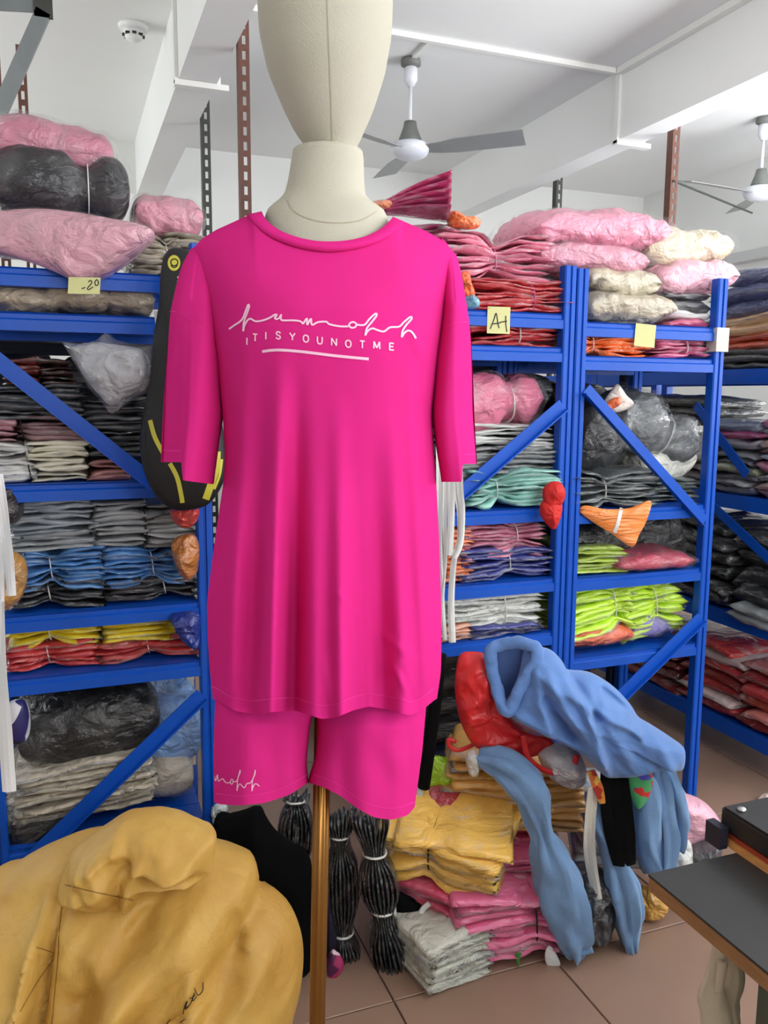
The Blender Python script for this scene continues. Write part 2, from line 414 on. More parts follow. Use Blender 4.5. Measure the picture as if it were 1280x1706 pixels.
def B(box, col, label, Y=2.30, d=.36, z0=None, name='garment_bag', cat='bag', tilt=0, yaw=0, wrap=.16, ties=(), puff=1., fold=.012, milk_glint=.12, group=None, part='garment', pitch=0, grow=1.05):
    """a soft plump bag: folded garment inside a clear film"""
    CNT[0] += 1; sd = CNT[0]*1.7
    x0, x1, zb, zt = place(box, Y, d, z0); h = zt-zb; w = x1-x0; xc, yc = (x0+x1)/2, Y+d/2
    if max(col) < 70: wrap *= .45; milk_glint = .03; col = tuple(int(c*.7) for c in col)
    root = thing(name, (xc, yc, zb), label, cat, group); f = frame_fn(xc, yc, zb, tilt, yaw, pitch)
    def body(gw, gz, amp, off):
        def fn(u, v, side, pr):
            p = 1-sum(.34*math.exp(-((u-t)/.2)**2) for t in ties)
            x = w/2*u*gw*(1-.06*v*v); y = d/2*v*gw*(1-.08*u*u)*(.6+.4*p)
            a = Vector((x*7+sd, y*7, side*1.3+sd+off))
            e = (mnoise.noise(a)*.9+(.5-abs(mnoise.noise(a*2.3)))*.8)*amp
            wr = mnoise.noise(Vector((v*4.5+sd, u*1.6, side+sd)))*.7+(.4-1.3*abs(mnoise.noise(Vector((v*7-sd, u*2.2+.5*v, side*2+sd)))))
            wc = .4-1.4*abs(mnoise.noise(Vector((x*16+sd, y*16+e*40, side*2.7+sd))))
            e += amp*(.75*wr*(.25+abs(u)**1.5)+.45*wc)
            z = side*h/2*gz*pr*p+e*(1-.6*u**6)
            return f(x, y, max(z, -h/2*1.0)+h/2)
        return sheet_pair(w, d, h, 44, 24, fn, .42, .42)
    fold *= 1.7
    V, F = body(1 if not wrap else .97, .97, fold, 0)
    mk(part, V, F, poly(col, milk_glint, .5 if wrap else .9), root)
    if wrap:
        V, F = body(grow, 1.06, fold*1.0, 0)
        mk('plastic_film', V, F, film(wrap), root)
    for t in ties:
        p = .66; pts = [f(w/2*t, (d/2*.84+.004)*math.copysign(abs(math.cos(a))**.6, math.cos(a)), h/2*(1+(p+.06)*math.copysign(abs(math.sin(a))**.7, math.sin(a)))) for a in [2*math.pi*k/28 for k in range(28)]]
        sweep('tie', pts, [(.004, .0018)], TIE_W, root, n=44, seg=6, facing=(1, 0, .01), closed=True)
    return root
def stroke_mesh(polys, wpx, place_fn, smooth_n=None):
    """ink or print strokes: polylines in photo pixels laid on a surface by place_fn(x, y)"""
    mb = MB()
    for P in polys:
        P = np.array(P, float)
        n = smooth_n or max(6, int(sum(np.linalg.norm(P[i+1]-P[i]) for i in range(len(P)-1))/2.2))
        Q = catmull(P, n) if len(P) > 2 else np.array([P[0]*(1-t)+P[1]*t for t in np.linspace(0, 1, max(2, n//2))])
        V = []
        for i in range(len(Q)):
            T = Q[min(i+1, len(Q)-1)]-Q[max(i-1, 0)]; T = T/max(np.linalg.norm(T), 1e-6); N = np.array([-T[1], T[0]])
            V.append(place_fn(*(Q[i]+N*wpx/2))); V.append(place_fn(*(Q[i]-N*wpx/2)))
        mb.add(V, [(2*i, 2*i+1, 2*i+3, 2*i+2) for i in range(len(Q)-1)])
    return mb
def surf_placer(obj, Dfall, off=.0012):
    me = obj.data; org = np.array(obj['_w'])
    bv = BVHTree.FromPolygons([Vector(np.array(v.co)+org) for v in me.vertices], [tuple(p.vertices) for p in me.polygons])
    def g(x, y):
        d = ray(x, y); d = d/np.linalg.norm(d)
        hit = bv.ray_cast(Vector(CC), Vector(d))
        if hit[0] is None: return fp(x, y, Dfall)
        return np.array(hit[0])-d*off
    return g
#=====SPLIT=====
# ================================================================== the room
ZC = 3.10
XL, XR, YB, YF = -2.8, 4.58, -2.8, 5.97
GROUT = plain((112, 92, 80), .8)
fl = struct(MB().box(XL, XR, YB, YF, -.06, -.008).mk('floor', GROUT, base=(0, 0, 0)))
TILE = plain((158, 128, 110), .30, var=.08, vscale=3.0, spec=.5)
TP = .447; bm = bmesh.new()
bmesh.ops.create_cube(bm, size=1)
for v in bm.verts: v.co = Vector((v.co.x*(TP-.004), v.co.y*(TP-.004), v.co.z*.012-.006))
bmesh.ops.bevel(bm, geom=[e for e in bm.edges if all(v.co.z > -.001 for v in e.verts)], offset=.0015, segments=1, affect='EDGES')
tile_me = bpy.data.meshes.new('tile'); bm.to_mesh(tile_me); bm.free(); tile_me.materials.append(TILE)
for i in range(-6, 9):
    for j in range(-8, 10):
        x = .679+TP*(i+.5); y = 1.690+TP*(j+.5)
        if x+TP/2 > XR or y+TP/2 > YF+.2 or y-TP/2 < YB: continue
        t = bpy.data.objects.new('tile', tile_me); COL.objects.link(t); t.parent = fl; t.location = (x, y, 0)
struct(MB().box(XL, XR, YB, YF, ZC, ZC+.1).mk('ceiling', WHITE_PAINT))
WALL = plain((228, 229, 226), .8, var=.02, vscale=1.)
def wall_y(name, Y, t, openings):
    mb = MB(); x = XL
    for a, b in openings:
        mb.box(x, a, Y, Y+t, 0, ZC); mb.box(a, b, Y, Y+t, 0, .92); mb.box(a, b, Y, Y+t, 2.62, ZC); x = b
    mb.box(x, XR, Y, Y+t, 0, ZC)
    return struct(mb.mk(name, WALL))
def wall_x(name, X, t, openings):
    mb = MB(); y = YB
    for a, b in openings:
        mb.box(X, X+t, y, a, 0, ZC); mb.box(X, X+t, a, b, 0, .92); mb.box(X, X+t, a, b, 2.62, ZC); y = b
    mb.box(X, X+t, y, YF, 0, ZC)
    return struct(mb.mk(name, WALL))
wall_y('wall_far', YF, .12, [])
wall_y('wall_back', YB-.12, .12, [(0., 3.2)])
wall_x('wall_left', XL-.12, .12, [(3.3, 5.8)])
wall_x('wall_right', XR, .12, [(-1.0, 3.0)])
FRAME_W = plain((200, 202, 204), .4, metal=.4)
for k, (ax, c, a, b) in enumerate([('y', YB-.07, 0., 3.2), ('x', XL-.07, 3.3, 5.8), ('x', XR+.05, -1.0, 3.0)]):
    mb = MB(); n = 4
    for i in range(n+1):
        u = a+(b-a)*i/n
        mb.box(*((u-.025, u+.025, c, c+.04) if ax == 'y' else (c, c+.04, u-.025, u+.025)), .92, 2.62)
    for z in (.92, 1.9, 2.57):
        mb.box(*((a, b, c, c+.04) if ax == 'y' else (c, c+.04, a, b)), z, z+.05)
    struct(mb.mk('window_%d' % (k+1), FRAME_W))
# right wall ledge that shows above the racks
struct(MB().box(XR-.10, XR, 3.2, YF, 2.40, 2.47).mk('trim_1', plain((190, 191, 190), .7)))
# concrete beams
def beam(name, x0, x1):
    o = struct(MB().box(x0, x1, YB, YF, 2.76, ZC).mk(name, WHITE_PAINT))
    o['label'] = 'white plastered ceiling beam'
    return o
beam('trim_2', .50, .66); beam('trim_3', 2.714, 2.858); beam('trim_4', -1.72, -1.56)
# white conduit that runs across the ceiling and round each beam
CON = plain((236, 236, 232), .45)
cd = thing('ceiling_conduit', (1.7, 3.77, ZC-.02), 'thin white plastic conduit running across the ceiling and round the beams', 'conduit')
yc = 3.77; z1 = ZC-.012
MB().box(.66, 2.714, yc-.014, yc+.014, z1-.012, ZC).mk('duct', CON, cd)
MB().box(-1.5, .50, yc-.014, yc+.014, z1-.012, ZC).mk('duct', CON, cd)
for (xa, xb) in ((.50, .66), (2.714, 2.858)):
    MB().box(xa-.016, xa, yc-.016, yc+.016, 2.744, ZC).mk('duct', CON, cd)
    MB().box(xb, xb+.016, yc-.016, yc+.016, 2.744, ZC).mk('duct', CON, cd)
    MB().box(xa-.016, xb+.05, yc-.02, yc+.02, 2.735, 2.758).mk('clip_band', CON, cd)
MB().box(2.858, 4.4, yc-.014, yc+.014, z1-.012, ZC).mk('duct', CON, cd)
m2 = MB(); m2.box(2.676, 2.712, -1.5, yc-.02, ZC-.028, ZC); 
tag(m2.mk('cable_duct', CON), 'white cable duct along the top edge of the right beam', 'conduit')
tag(MB().box(1.655, 1.68, 3.78, 4.0, ZC-.014, ZC).mk('cable_duct', CON), 'short white cable duct on the ceiling leading to the nearer fan', 'conduit')

# ------------------------------------------------------------------ ceiling fans
FAN_W = plain((222, 224, 232), .35, coat=.3); FAN_G = plain((112, 114, 110), .5); FAN_B = plain((150, 152, 150), .4, metal=.2)
def fan(x, y, label, rot, ln=.56):
    t = thing('ceiling_fan', (x, y, ZC), label, 'fan')
    MB().lathe([(.0, 0), (.045, 0), (.05, -.012), (.05, -.03), (.03, -.04), (0, -.04)][::-1], (x, y, ZC)).mk('ceiling_hook_cover', FAN_G, t, True)
    MB().lathe([(.0, -.13), (.018, -.128), (.034, -.10), (.034, -.045), (.02, -.035), (0, -.035)], (x, y, ZC)).mk('upper_canopy', FAN_W, t, True)
    MB().lathe([(.0, -.34), (.009, -.34), (.009, -.12), (0, -.12)], (x, y, ZC), 12).mk('rod', FAN_W, t, True)
    MB().lathe([(.0, -.40), (.062, -.40), (.055, -.375), (.036, -.325), (.03, -.295), (0, -.29)], (x, y, ZC)).mk('lower_canopy', FAN_G, t, True)
    MB().lathe([(.0, -.475), (.05, -.472), (.085, -.455), (.098, -.43), (.095, -.405), (.07, -.395), (0, -.392)], (x, y, ZC), 32).mk('motor', FAN_W, t, True)
    for k in range(3):
        a = math.radians(rot+120*k); d = np.array([math.cos(a), math.sin(a), 0]); s = np.array([-math.sin(a), math.cos(a), 0])
        c = np.array([x, y, ZC-.428]); V = []
        for r, wd, dz in ((.08, .035, 0), (.16, .05, 0), (.24, .064, .004), (ln*.7, .068, .01), (ln, .07, .014)):
            for i in (-1, 1):
                for h in (-.002, .002): V.append(c+d*r+s*wd*i*.95+ZH*(dz+h-.24*wd*i))
        F = []
        for q in range(4):
            b = q*4; F += [(b, b+4, b+6, b+2), (b+1, b+3, b+7, b+5), (b, b+1, b+5, b+4), (b+2, b+6, b+7, b+3)]
        F += [(0, 2, 3, 1), (16, 17, 19, 18)]
        mk('blade', V, F, FAN_B, t, False)
fan(1.668, 4.037, 'white ceiling fan hanging between the two beams beside the mannequin head', -38, .57)
fan(3.95, 4.05, 'white ceiling fan at the right edge, beyond the right beam', 60, .57)
sd = thing('smoke_detector', tuple(pl(222, 42, 2, ZC)), 'round white smoke detector on the ceiling', 'smoke detector')
p = pl(222, 42, 2, ZC)
MB().lathe([(0, -.022), (.062, -.022), (.066, -.010), (.066, 0), (0, 0)], p, 32).mk('base_plate', WHITE_PAINT, sd, True)
MB().lathe([(0, -.068), (.026, -.066), (.036, -.058), (.040, -.046), (.044, -.022), (0, -.022)], p, 32).mk('sensor_cap', WHITE_PAINT, sd, True)
for k in range(8):
    a = k*math.pi/4; q = p+np.array([.040*math.cos(a), .040*math.sin(a), -.045])
    MB().box(q[0]-.009, q[0]+.009, q[1]-.009, q[1]+.009, q[2]-.004, q[2]+.004).mk('vent_slot', TIE_K, sd)

# ------------------------------------------------------------------ slotted angle uprights that stand behind the racks
def slotted(x, y, z1, label, mat, wx=.042, wy=.042, z0=0., rot=0, pitch=.055):
    t = thing('slotted_angle_post', (x, y, z0), label, 'post')
    a = MB(); a.box(x, x+.003, y, y+wy, z0, z1); a.mk('side_flange', mat, t)
    b = MB(); s = wx/3
    b.box(x, x+s, y-.003, y, z0, z1); b.box(x+2*s, x+wx, y-.003, y, z0, z1)
    z = z0
    while z < z1:
        b.box(x+s, x+2*s, y-.003, y, z, min(z+pitch*.42, z1)); z += pitch
    b.mk('slotted_flange', mat, t)
    return t
slotted(.672, 3.35, ZC, 'brown slotted steel upright left of the mannequin head', BROWN_ANGLE)
slotted(.672, 4.28, ZC, 'thin dark slotted upright behind the pink bags, left of the brown one', DARK_ANGLE)
slotted(2.89, 3.56, ZC, 'brown slotted steel upright above the pink bags, under the right beam', BROWN_ANGLE)
slotted(2.89, 4.62, ZC, 'thin dark upright rising behind the big pink bag on the right', DARK_ANGLE)
xq = pl(28, 120, 1, 3.78)[0]
slotted(xq, 3.78, pl(28, 74, 1, 3.78)[2], 'brown slotted upright at the far left under the grey brace', BROWN_ANGLE, .036)
xq = pl(-6, 120, 1, 3.78)[0]
slotted(xq-.02, 3.78, pl(0, 100, 1, 3.78)[2]+.3, 'brown upright cut by the left edge of the picture', BROWN_ANGLE, .036)
gf = thing('grey_shelf_frame', tuple(pl(40, 30, 1, 2.7)), 'grey steel top rail with slanting brace in the upper left corner', 'frame')
a, b = pl(-60, 0, 1, 2.7), pl(80, 8, 1, 2.7)
mb = MB(); mb.bar(a, b, .045, .004, (0, 1, 0)); mb.bar(a+[0, .02, .02], b+[0, .02, .02], .004, .04, (0, 0, 1)); mb.mk('rail', GREY_STEEL, gf)
a, b = pl(72, 18, 1, 2.69), pl(-4, 190, 1, 2.69)
mb = MB(); mb.bar(a, b, .04, .004, (0, 1, 0)); mb.bar(a+np.array([.018, .018, 0]), b+np.array([.018, .018, 0]), .004, .036, (0, 1, 0)); mb.mk('brace', GREY_STEEL, gf)
q = pl(75, 10, 1, 2.688); MB().box(q[0]-.03, q[0]+.02, q[1], q[1]+.01, q[2]-.03, q[2]+.035).mk('corner_plate', DARK_ANGLE, gf)
wl = pl(1128, 302, 0, 3.2); 
tag(MB().bar((2.9, 3.55, pl(1128, 302, 1, 3.55)[2]), (3.9, 4.05, 2.55), .008, .008).mk('steel_wire', DARK_ANGLE), 'thin dark rod running from the right brown upright toward the far fan', 'wire')

# ------------------------------------------------------------------ blue racks
Y0 = 2.26
PW = .042
def post_mesh(x0, x1, y0, y1, z1):
    """channel-shaped upright with a groove down its front"""
    mb = MB(); g = (x1-x0)
    prof = [(x0, y0+.004), (x0+.004, y0), (x0+g*.40, y0), (x0+g*.44, y0+.006), (x0+g*.56, y0+.006), (x0+g*.60, y0), (x1-.004, y0), (x1, y0+.004), (x1, y1), (x0, y1)]
    n = len(prof); v = [(a, b, 0) for a, b in prof]+[(a, b, z1) for a, b in prof]
    f = [(i, (i+1) % n, n+(i+1) % n, n+i) for i in range(n)]+[tuple(range(n-1, -1, -1)), tuple(range(n, 2*n))]
    return mb.add(v, f)
def beam_mesh(x0, x1, y, z, h=.045, t=.03, s=1):
    mb = MB(); prof = [(0, 0), (.006, -.004), (.006, -h*.32), (0, -h*.42), (0, -h), (t, -h), (t, 0)]
    n = len(prof); v = []
    for x in (x0, x1): v += [(x, y+s*a, z+b) for a, b in prof]
    f = [((i+1) % n, i, n+i, n+(i+1) % n) for i in range(n)]+[tuple(range(n)), tuple(range(2*n-1, n-1, -1))]
    if s < 0: f = [q[::-1] for q in f]
    return mb.add(v, f)
def rack(x0, x1, h, shelves, label, y0=Y0, dep=.46, braces=(), planks=6, mat=BLUE, hole=True):
    y1 = y0+dep; r = thing('storage_rack', ((x0+x1)/2, (y0+y1)/2, 0), label, 'rack')
    for xa in (x0, x1-PW):
        for ya in (y0, y1-.035):
            post_mesh(xa, xa+PW, ya, ya+.035, h).mk('post', mat, r)
    for z in shelves:
        beam_mesh(x0+PW, x1-PW, y0+.004, z).mk('beam', mat, r); beam_mesh(x0+PW, x1-PW, y1-.004, z, s=-1).mk('beam', mat, r)
        w_ = (dep-.07)/planks
        for k in range(planks):
            ya = y0+.036+w_*k
            m = MB().box(x0+PW, x1-PW, ya, ya+w_-.004, z-.008, z-.002); m.box(x0+PW, x1-PW, ya, ya+.003, z-.026, z-.008); m.mk('shelf_plank', mat, r)
    for (xa, za, xb, zb) in braces:
        m = MB(); m.bar((xa, y0-.004, za), (xb, y0-.004, zb), .040, .004, (0, 1, 0))
        d = np.array([xb-xa, 0, zb-za]); d /= np.linalg.norm(d); nn = np.array([-d[2], 0, d[0]]); nn *= np.sign(nn[2])
        m.bar(np.array([xa, y0-.014, za])-nn*.018, np.array([xb, y0-.014, zb])-nn*.018, .004, .022, (0, 1, 0)); m.mk('brace', mat, r)
    return r
A1, A2, A3, A4, A5, A6 = 1.755, 1.648, 1.222, .884, .716, .25
rack(-.235, .361, 1.84, (A1, A2, A3, A4, A5, A6), 'blue steel rack at the left behind the racket bag', braces=((-.17, 1.545, .30, 1.135), (.32, .62, -.19, .178)))
C1, C2, C3, C4, C5, C6 = 1.705, 1.603, 1.10, .868, .688, .12
rack(.905, 1.500, 1.852, (C1, C2, C3, C4, C5), 'blue steel rack just right of the mannequin with the A-1 note', braces=((1.03, 1.098, 1.46, 1.425),))
D1, D2, D3, D4, D5 = 1.685, 1.580, 1.085, .860, .588
rack(1.504, 2.098, 1.846, (D1, D2, D3, D4, D5), 'blue steel rack at the right with pink and cream bags on top', braces=((1.545, 1.475, 2.05, 1.025), (1.72, .43, 2.06, .685)))
# rear rack row, back to back; dark paint stands in for shade in the gaps
REAR = plain((26, 34, 60), .5, var=.1)
rack(-.42, .361, 1.70, (.1, .62, 1.12, 1.648), 'dark rear rack standing behind the left blue rack', y0=2.745, dep=.95, planks=12, mat=REAR)
rack(.905, 2.10, 1.70, (.1, .62, 1.12, 1.60), 'dark rear rack standing behind the right blue racks', y0=2.745, dep=.95, planks=12, mat=REAR)
# aisle rack along the right side, at right angles to the row
def rack_y(x0, ya, yb, h, shelves, label, dep=.46, braces=()):
    x1 = x0+dep; r = thing('storage_rack', ((x0+x1)/2, (ya+yb)/2, 0), label, 'rack')
    for y in (ya, yb-PW):
        for x in (x0, x1-.035): MB().box(x, x+.035, y, y+PW, 0, h).mk('post', BLUE, r)
    for z in shelves:
        for x in (x0+.002, x1-.032): MB().box(x, x+.03, ya+PW, yb-PW, z-.055, z).mk('beam', BLUE, r)
        for k in range(5):
            xa = x0+.036+(dep-.07)/5*k; MB().box(xa, xa+(dep-.07)/5-.004, ya+PW, yb-PW, z-.01, z-.002).mk('shelf_plank', BLUE, r)
    for (y_a, za, y_b, zb) in braces: MB().bar((x0-.003, y_a, za), (x0-.003, y_b, zb), .038, .004, (1, 0, 0)).mk('brace', BLUE, r)
    return r
XA = 2.42; G1, G2, G3, G4 = 1.56, 1.075, .605, .165
rack_y(XA, 2.12, 3.49, 1.80, (G1, G2, G3, G4), 'blue rack along the right aisle, side-on, cut by the picture edge', braces=((2.75, 1.42, 2.45, 1.16), (2.30, .85, 2.62, 1.02)))
rack_y(XA, 3.53, 4.9, 1.80, (G1, G2, G3, G4), 'far blue rack continuing the right aisle behind the end rack', braces=((3.6, 1.5, 4.2, 1.1),))
#=====SPLIT=====
# ================================================================== mannequin, T-shirt and shorts
D0 = 1.25
def ev(keys, y, sm=14):
    ks = sorted(keys); a = [k[0] for k in ks]; b = [k[1] for k in ks]
    return float(np.mean([np.interp(y+q*sm, a, b) for q in (-1, -.5, 0, .5, 1)]))
def rings_loft(name, rows, mat, parent, seg=40, depth=1., Dc=D0, power=1., cap=True):
    """rows of (photo y, left x, right x, front depth, back depth)"""
    V = []
    for (y, l, r, f_, b_) in rows:
        c = fp((l+r)/2, y, Dc); hw = np.linalg.norm(fp(r, y, Dc)-fp(l, y, Dc))/2
        for i in range(seg):
            a = 2*math.pi*i/seg; ca, sa = math.cos(a), math.sin(a)
            V.append(c+XH*hw*math.copysign(abs(ca)**power, ca)+FH*(f_ if sa < 0 else b_)*math.copysign(abs(sa)**power, sa))
    n = len(rows); F = []
    for k in range(n-1):
        for i in range(seg):
            j = (i+1) % seg; F.append((k*seg+i, (k+1)*seg+i, (k+1)*seg+j, k*seg+j))
    if cap: F += [tuple(range(seg)), tuple((n-1)*seg+i for i in range(seg-1, -1, -1))]
    return mk(name, V, F, mat, parent, True)
LINEN = plain((182, 178, 162), .85, bump=.25, bscale=500, var=.05, vscale=5)
LINEN_D = plain((168, 158, 134), .85)
BRASS = plain((150, 104, 48), .32, metal=.75, var=.12, vscale=12, stretch=(1, 1, .1))
mp_ = fp(533, 1500, D0); mannequin = thing('mannequin', (mp_[0], mp_[1], 0), 'headed dress form covered in beige linen on a brass pole', 'mannequin')
hk_l = [(-190, 540), (-176, 500), (-150, 470), (-110, 446), (-60, 434), (0, 430), (60, 433), (120, 446), (180, 471), (215, 488), (240, 505), (256, 524), (264, 545)]
hk_r = [(-190, 540), (-176, 585), (-150, 612), (-110, 637), (-60, 650), (0, 655), (60, 653), (120, 642), (180, 623), (215, 608), (240, 597), (256, 587), (266, 575)]
rows = []
for y in list(range(-188, -140, 6))+list(range(-140, 240, 16))+[240, 248, 254, 259, 263, 265]:
    l, r = ev(hk_l, y, 6), ev(hk_r, y, 6); hw = (r-l)/2/1104
    rows.append((y, l, r, hw*1.12, hw*1.15))
head = rings_loft('head', rows, LINEN, mannequin)
nk_l = [(252, 489), (262, 487), (300, 481), (325, 475), (338, 464), (350, 446), (372, 440), (400, 436), (450, 420), (520, 372), (700, 400), (800, 405), (1000, 392), (1090, 400), (1160, 420)]
nk_r = [(252, 604), (262, 606), (300, 607), (325, 609), (338, 620), (350, 642), (372, 648), (400, 652), (450, 670), (520, 714), (700, 690), (800, 690), (1000, 700), (1090, 692), (1160, 670)]
fd = [(252, .052), (300, .055), (335, .06), (360, .066), (400, .078), (450, .088), (560, .085), (700, .05), (1160, .035)]
rows = [(y, ev(nk_l, y, 5), ev(nk_r, y, 5), ev(fd, y), ev(fd, y)*1.05) for y in list(range(253, 420, 7))+list(range(420, 1161, 40))]
body = rings_loft('torso', rows, LINEN, mannequin)
g = surf_placer(head, D0, .0008)
stroke_mesh([[(543, -60), (545, 0), (548, 80), (551, 160), (553, 220), (554, 258)]], 1.6, g).mk('seam', LINEN_D, head)
g = surf_placer(body, D0, .0008)
stroke_mesh([[(478, 333), (490, 352), (520, 366), (560, 371), (600, 367), (628, 352)]], 1.4, g).mk('seam', LINEN_D, body)
# stand: ribbed brass tube and round base
a = fp(539, 1180, D0+.0); b = fp(529, 1700, D0); d = (b-a)/np.linalg.norm(b-a); bot = a+d*((0.03-a[2])/d[2]); top = a-d*.1
V = []; seg = 36
for P in (top, bot):
    for i in range(seg):
        an = 2*math.pi*i/seg; r = .0125+.0012*math.cos(an*9)
        V.append(P+np.array([r*math.cos(an), r*math.sin(an), 0]))
mk('pole', V, [(i, (i+1) % seg, seg+(i+1) % seg, seg+i)[::-1] for i in range(seg)]+[tuple(range(seg)), tuple(range(2*seg-1, seg-1, -1))][::1], BRASS, mannequin, True)
MB().lathe([(0, 0), (.14, 0), (.14, .012), (.12, .02), (.03, .026), (.02, .05), (0, .05)], (bot[0], bot[1], 0), 40).mk('base_plate', BRASS, mannequin, True)

PINKC = fabric_knit('hot_pink_jersey', (.67, .026, .225), (.8, .25, 1.), .0, .9)
PRINT = plain((246, 196, 222), .6)
bL = [(340, 322), (405, 322), (450, 331), (520, 346), (600, 360), (690, 371), (760, 375), (800, 373), (900, 358), (1000, 345), (1060, 346), (1120, 350), (1165, 355), (1210, 357)]
bR = [(340, 757), (415, 757), (450, 753), (520, 743), (600, 731), (690, 720), (760, 724), (800, 727), (900, 732), (1000, 735), (1060, 736), (1120, 735), (1165, 728), (1210, 726)]
hem = [(345, 1163), (360, 1168), (385, 1184), (420, 1190), (455, 1186), (490, 1184), (515, 1192), (535, 1198), (560, 1195), (590, 1183), (615, 1177), (645, 1182), (685, 1192), (705, 1184), (730, 1163)]
dch = [(340, .085), (420, .105), (500, .132), (560, .138), (650, .125), (800, .108), (950, .112), (1100, .125), (1200, .132)]
NU = [(-1.0, 409), (-.9, 398), (-.75, 383), (-.527, 358)]
inn = [(436, 352), (444, 366), (462, 381), (490, 393), (520, 400), (548, 402), (580, 400), (610, 393), (634, 381), (648, 369), (655, 361)]
outn = [(413, 357), (424, 373), (446, 392), (478, 407), (512, 416), (546, 420), (582, 417), (618, 408), (648, 394), (666, 380), (676, 370)]
NCI, NCO = catmull(inn, 60), catmull(outn, 60); NCM = NCI*.35+NCO*.65
NX0, NX1 = NCM[0][0], NCM[-1][0]
def neck_s(u):
    x = 322+435*(u+1)/2
    return float(np.interp(x, NCM[:, 0], np.linspace(-1, 1, 60), left=-9, right=9))
def ytop(u):
    x = 322+435*(u+1)/2
    if NX0 <= x <= NX1: return float(np.interp(x, NCM[:, 0], NCM[:, 1]))
    if x < NX0: return float(np.interp(x, [322, 336, 360, NX0], [412, 398, 383, NCM[0][1]]))
    return float(np.interp(x, [NX1, 712, 740, 757], [NCM[-1][1], 386, 402, 420]))
FOLDS = [(392, 16, .8, 520), (428, 15, -.5, 620), (458, 17, 1.15, 560), (492, 15, -1.35, 600), (528, 18, .5, 680), (566, 17, 1.0, 640), (600, 13, -.5, 760), (628, 18, -.9, 700), (664, 16, .55, 640), (700, 15, .7, 560), (716, 9, -.5, 700)]
def shirt_pt(u, v, side):
    yt = ytop(u)
    ns = neck_s(u)
    if side > 0 and abs(ns) < 1: yt = 357+6*(u+.5)          # back neckline sits high
    x0 = 540+u*190; yh = ev(hem, x0, 4) if side < 0 else 1172
    y = yt+(yh-yt)*v
    l, r = ev(bL, y, 10), ev(bR, y, 10); x = l+(r-l)*(u+1)/2
    dF = ev(dch, y, 20)*max(1-abs(u)**2.6, 0)**.62
    t0 = .0902*math.sqrt(max(1-ns*ns, 0)) if abs(ns) < 1 else 0
    q = min((y-yt)/115, 1); gg = math.sqrt(1-(1-q)**2)
    dep = t0+(dF-t0)*gg
    if side < 0:
        e = 0
        for (fx, wd, am, ys) in FOLDS:
            xx = fx+(x-540)*0+(fx-540)*.10*((y-900)/300); gr = min(max((y-ys)/420, 0), 1)**1.2
            e += am*gr*math.exp(-((x-xx)/wd)**2)
        e *= .036
        # soft drape from the shoulders and the tug wrinkles low on the right
        e += .004*math.sin((x-y*.35)/26)*math.exp(-((y-470)/110)**2)*(abs(u) > .0)*abs(u)**1.5
        for (ax, ay, bx, by, wd, h) in ((640, 1058, 690, 1100, 5, .005), (655, 1110, 676, 1148, 5, .006), (560, 985, 600, 1030, 4, .003), (540, 1100, 548, 1160, 5, .004), (690, 560, 722, 640, 9, .006), (362, 560, 384, 660, 10, .005), (672, 1120, 690, 1170, 5, -.005)):
            dv = np.array([bx-ax, by-ay], float); k = min(max(((x-ax)*dv[0]+(y-ay)*dv[1])/(dv@dv), 0), 1)
            dd = math.hypot(x-ax-dv[0]*k, y-ay-dv[1]*k); e += h*math.exp(-(dd/wd)**2)
        dep += e*(1-abs(u)**6)*(1 if y > 430 else .3)
        return fp(x, y, D0-dep)
    return fp(x, y, D0)+FH*dep*.9
sp = fp(540, 1190, D0)
tee = thing('t_shirt', (sp[0], sp[1], sp[2]), 'hot pink short-sleeved T-shirt with white script print on the mannequin', 't-shirt')
nu, nv = 110, 120
us = [-math.cos(math.pi*i/(nu-1))*.35+.65*(2*i/(nu-1)-1) for i in range(nu)]
vs = [(j/(nv-1))**1.15 for j in range(nv)]
V = [shirt_pt(u, v, -1) for u in us for v in vs]; F = grid_faces(nu, nv)
k = len(V); nub = 50
usb = [-math.cos(math.pi*i/(nub-1)) for i in range(nub)]
V += [shirt_pt(u, v, 1) for u in usb for v in vs[::3]]; F += grid_faces(nub, len(vs[::3]), k, True)
tbody = mk('shirt_body', V, F, PINKC, tee)
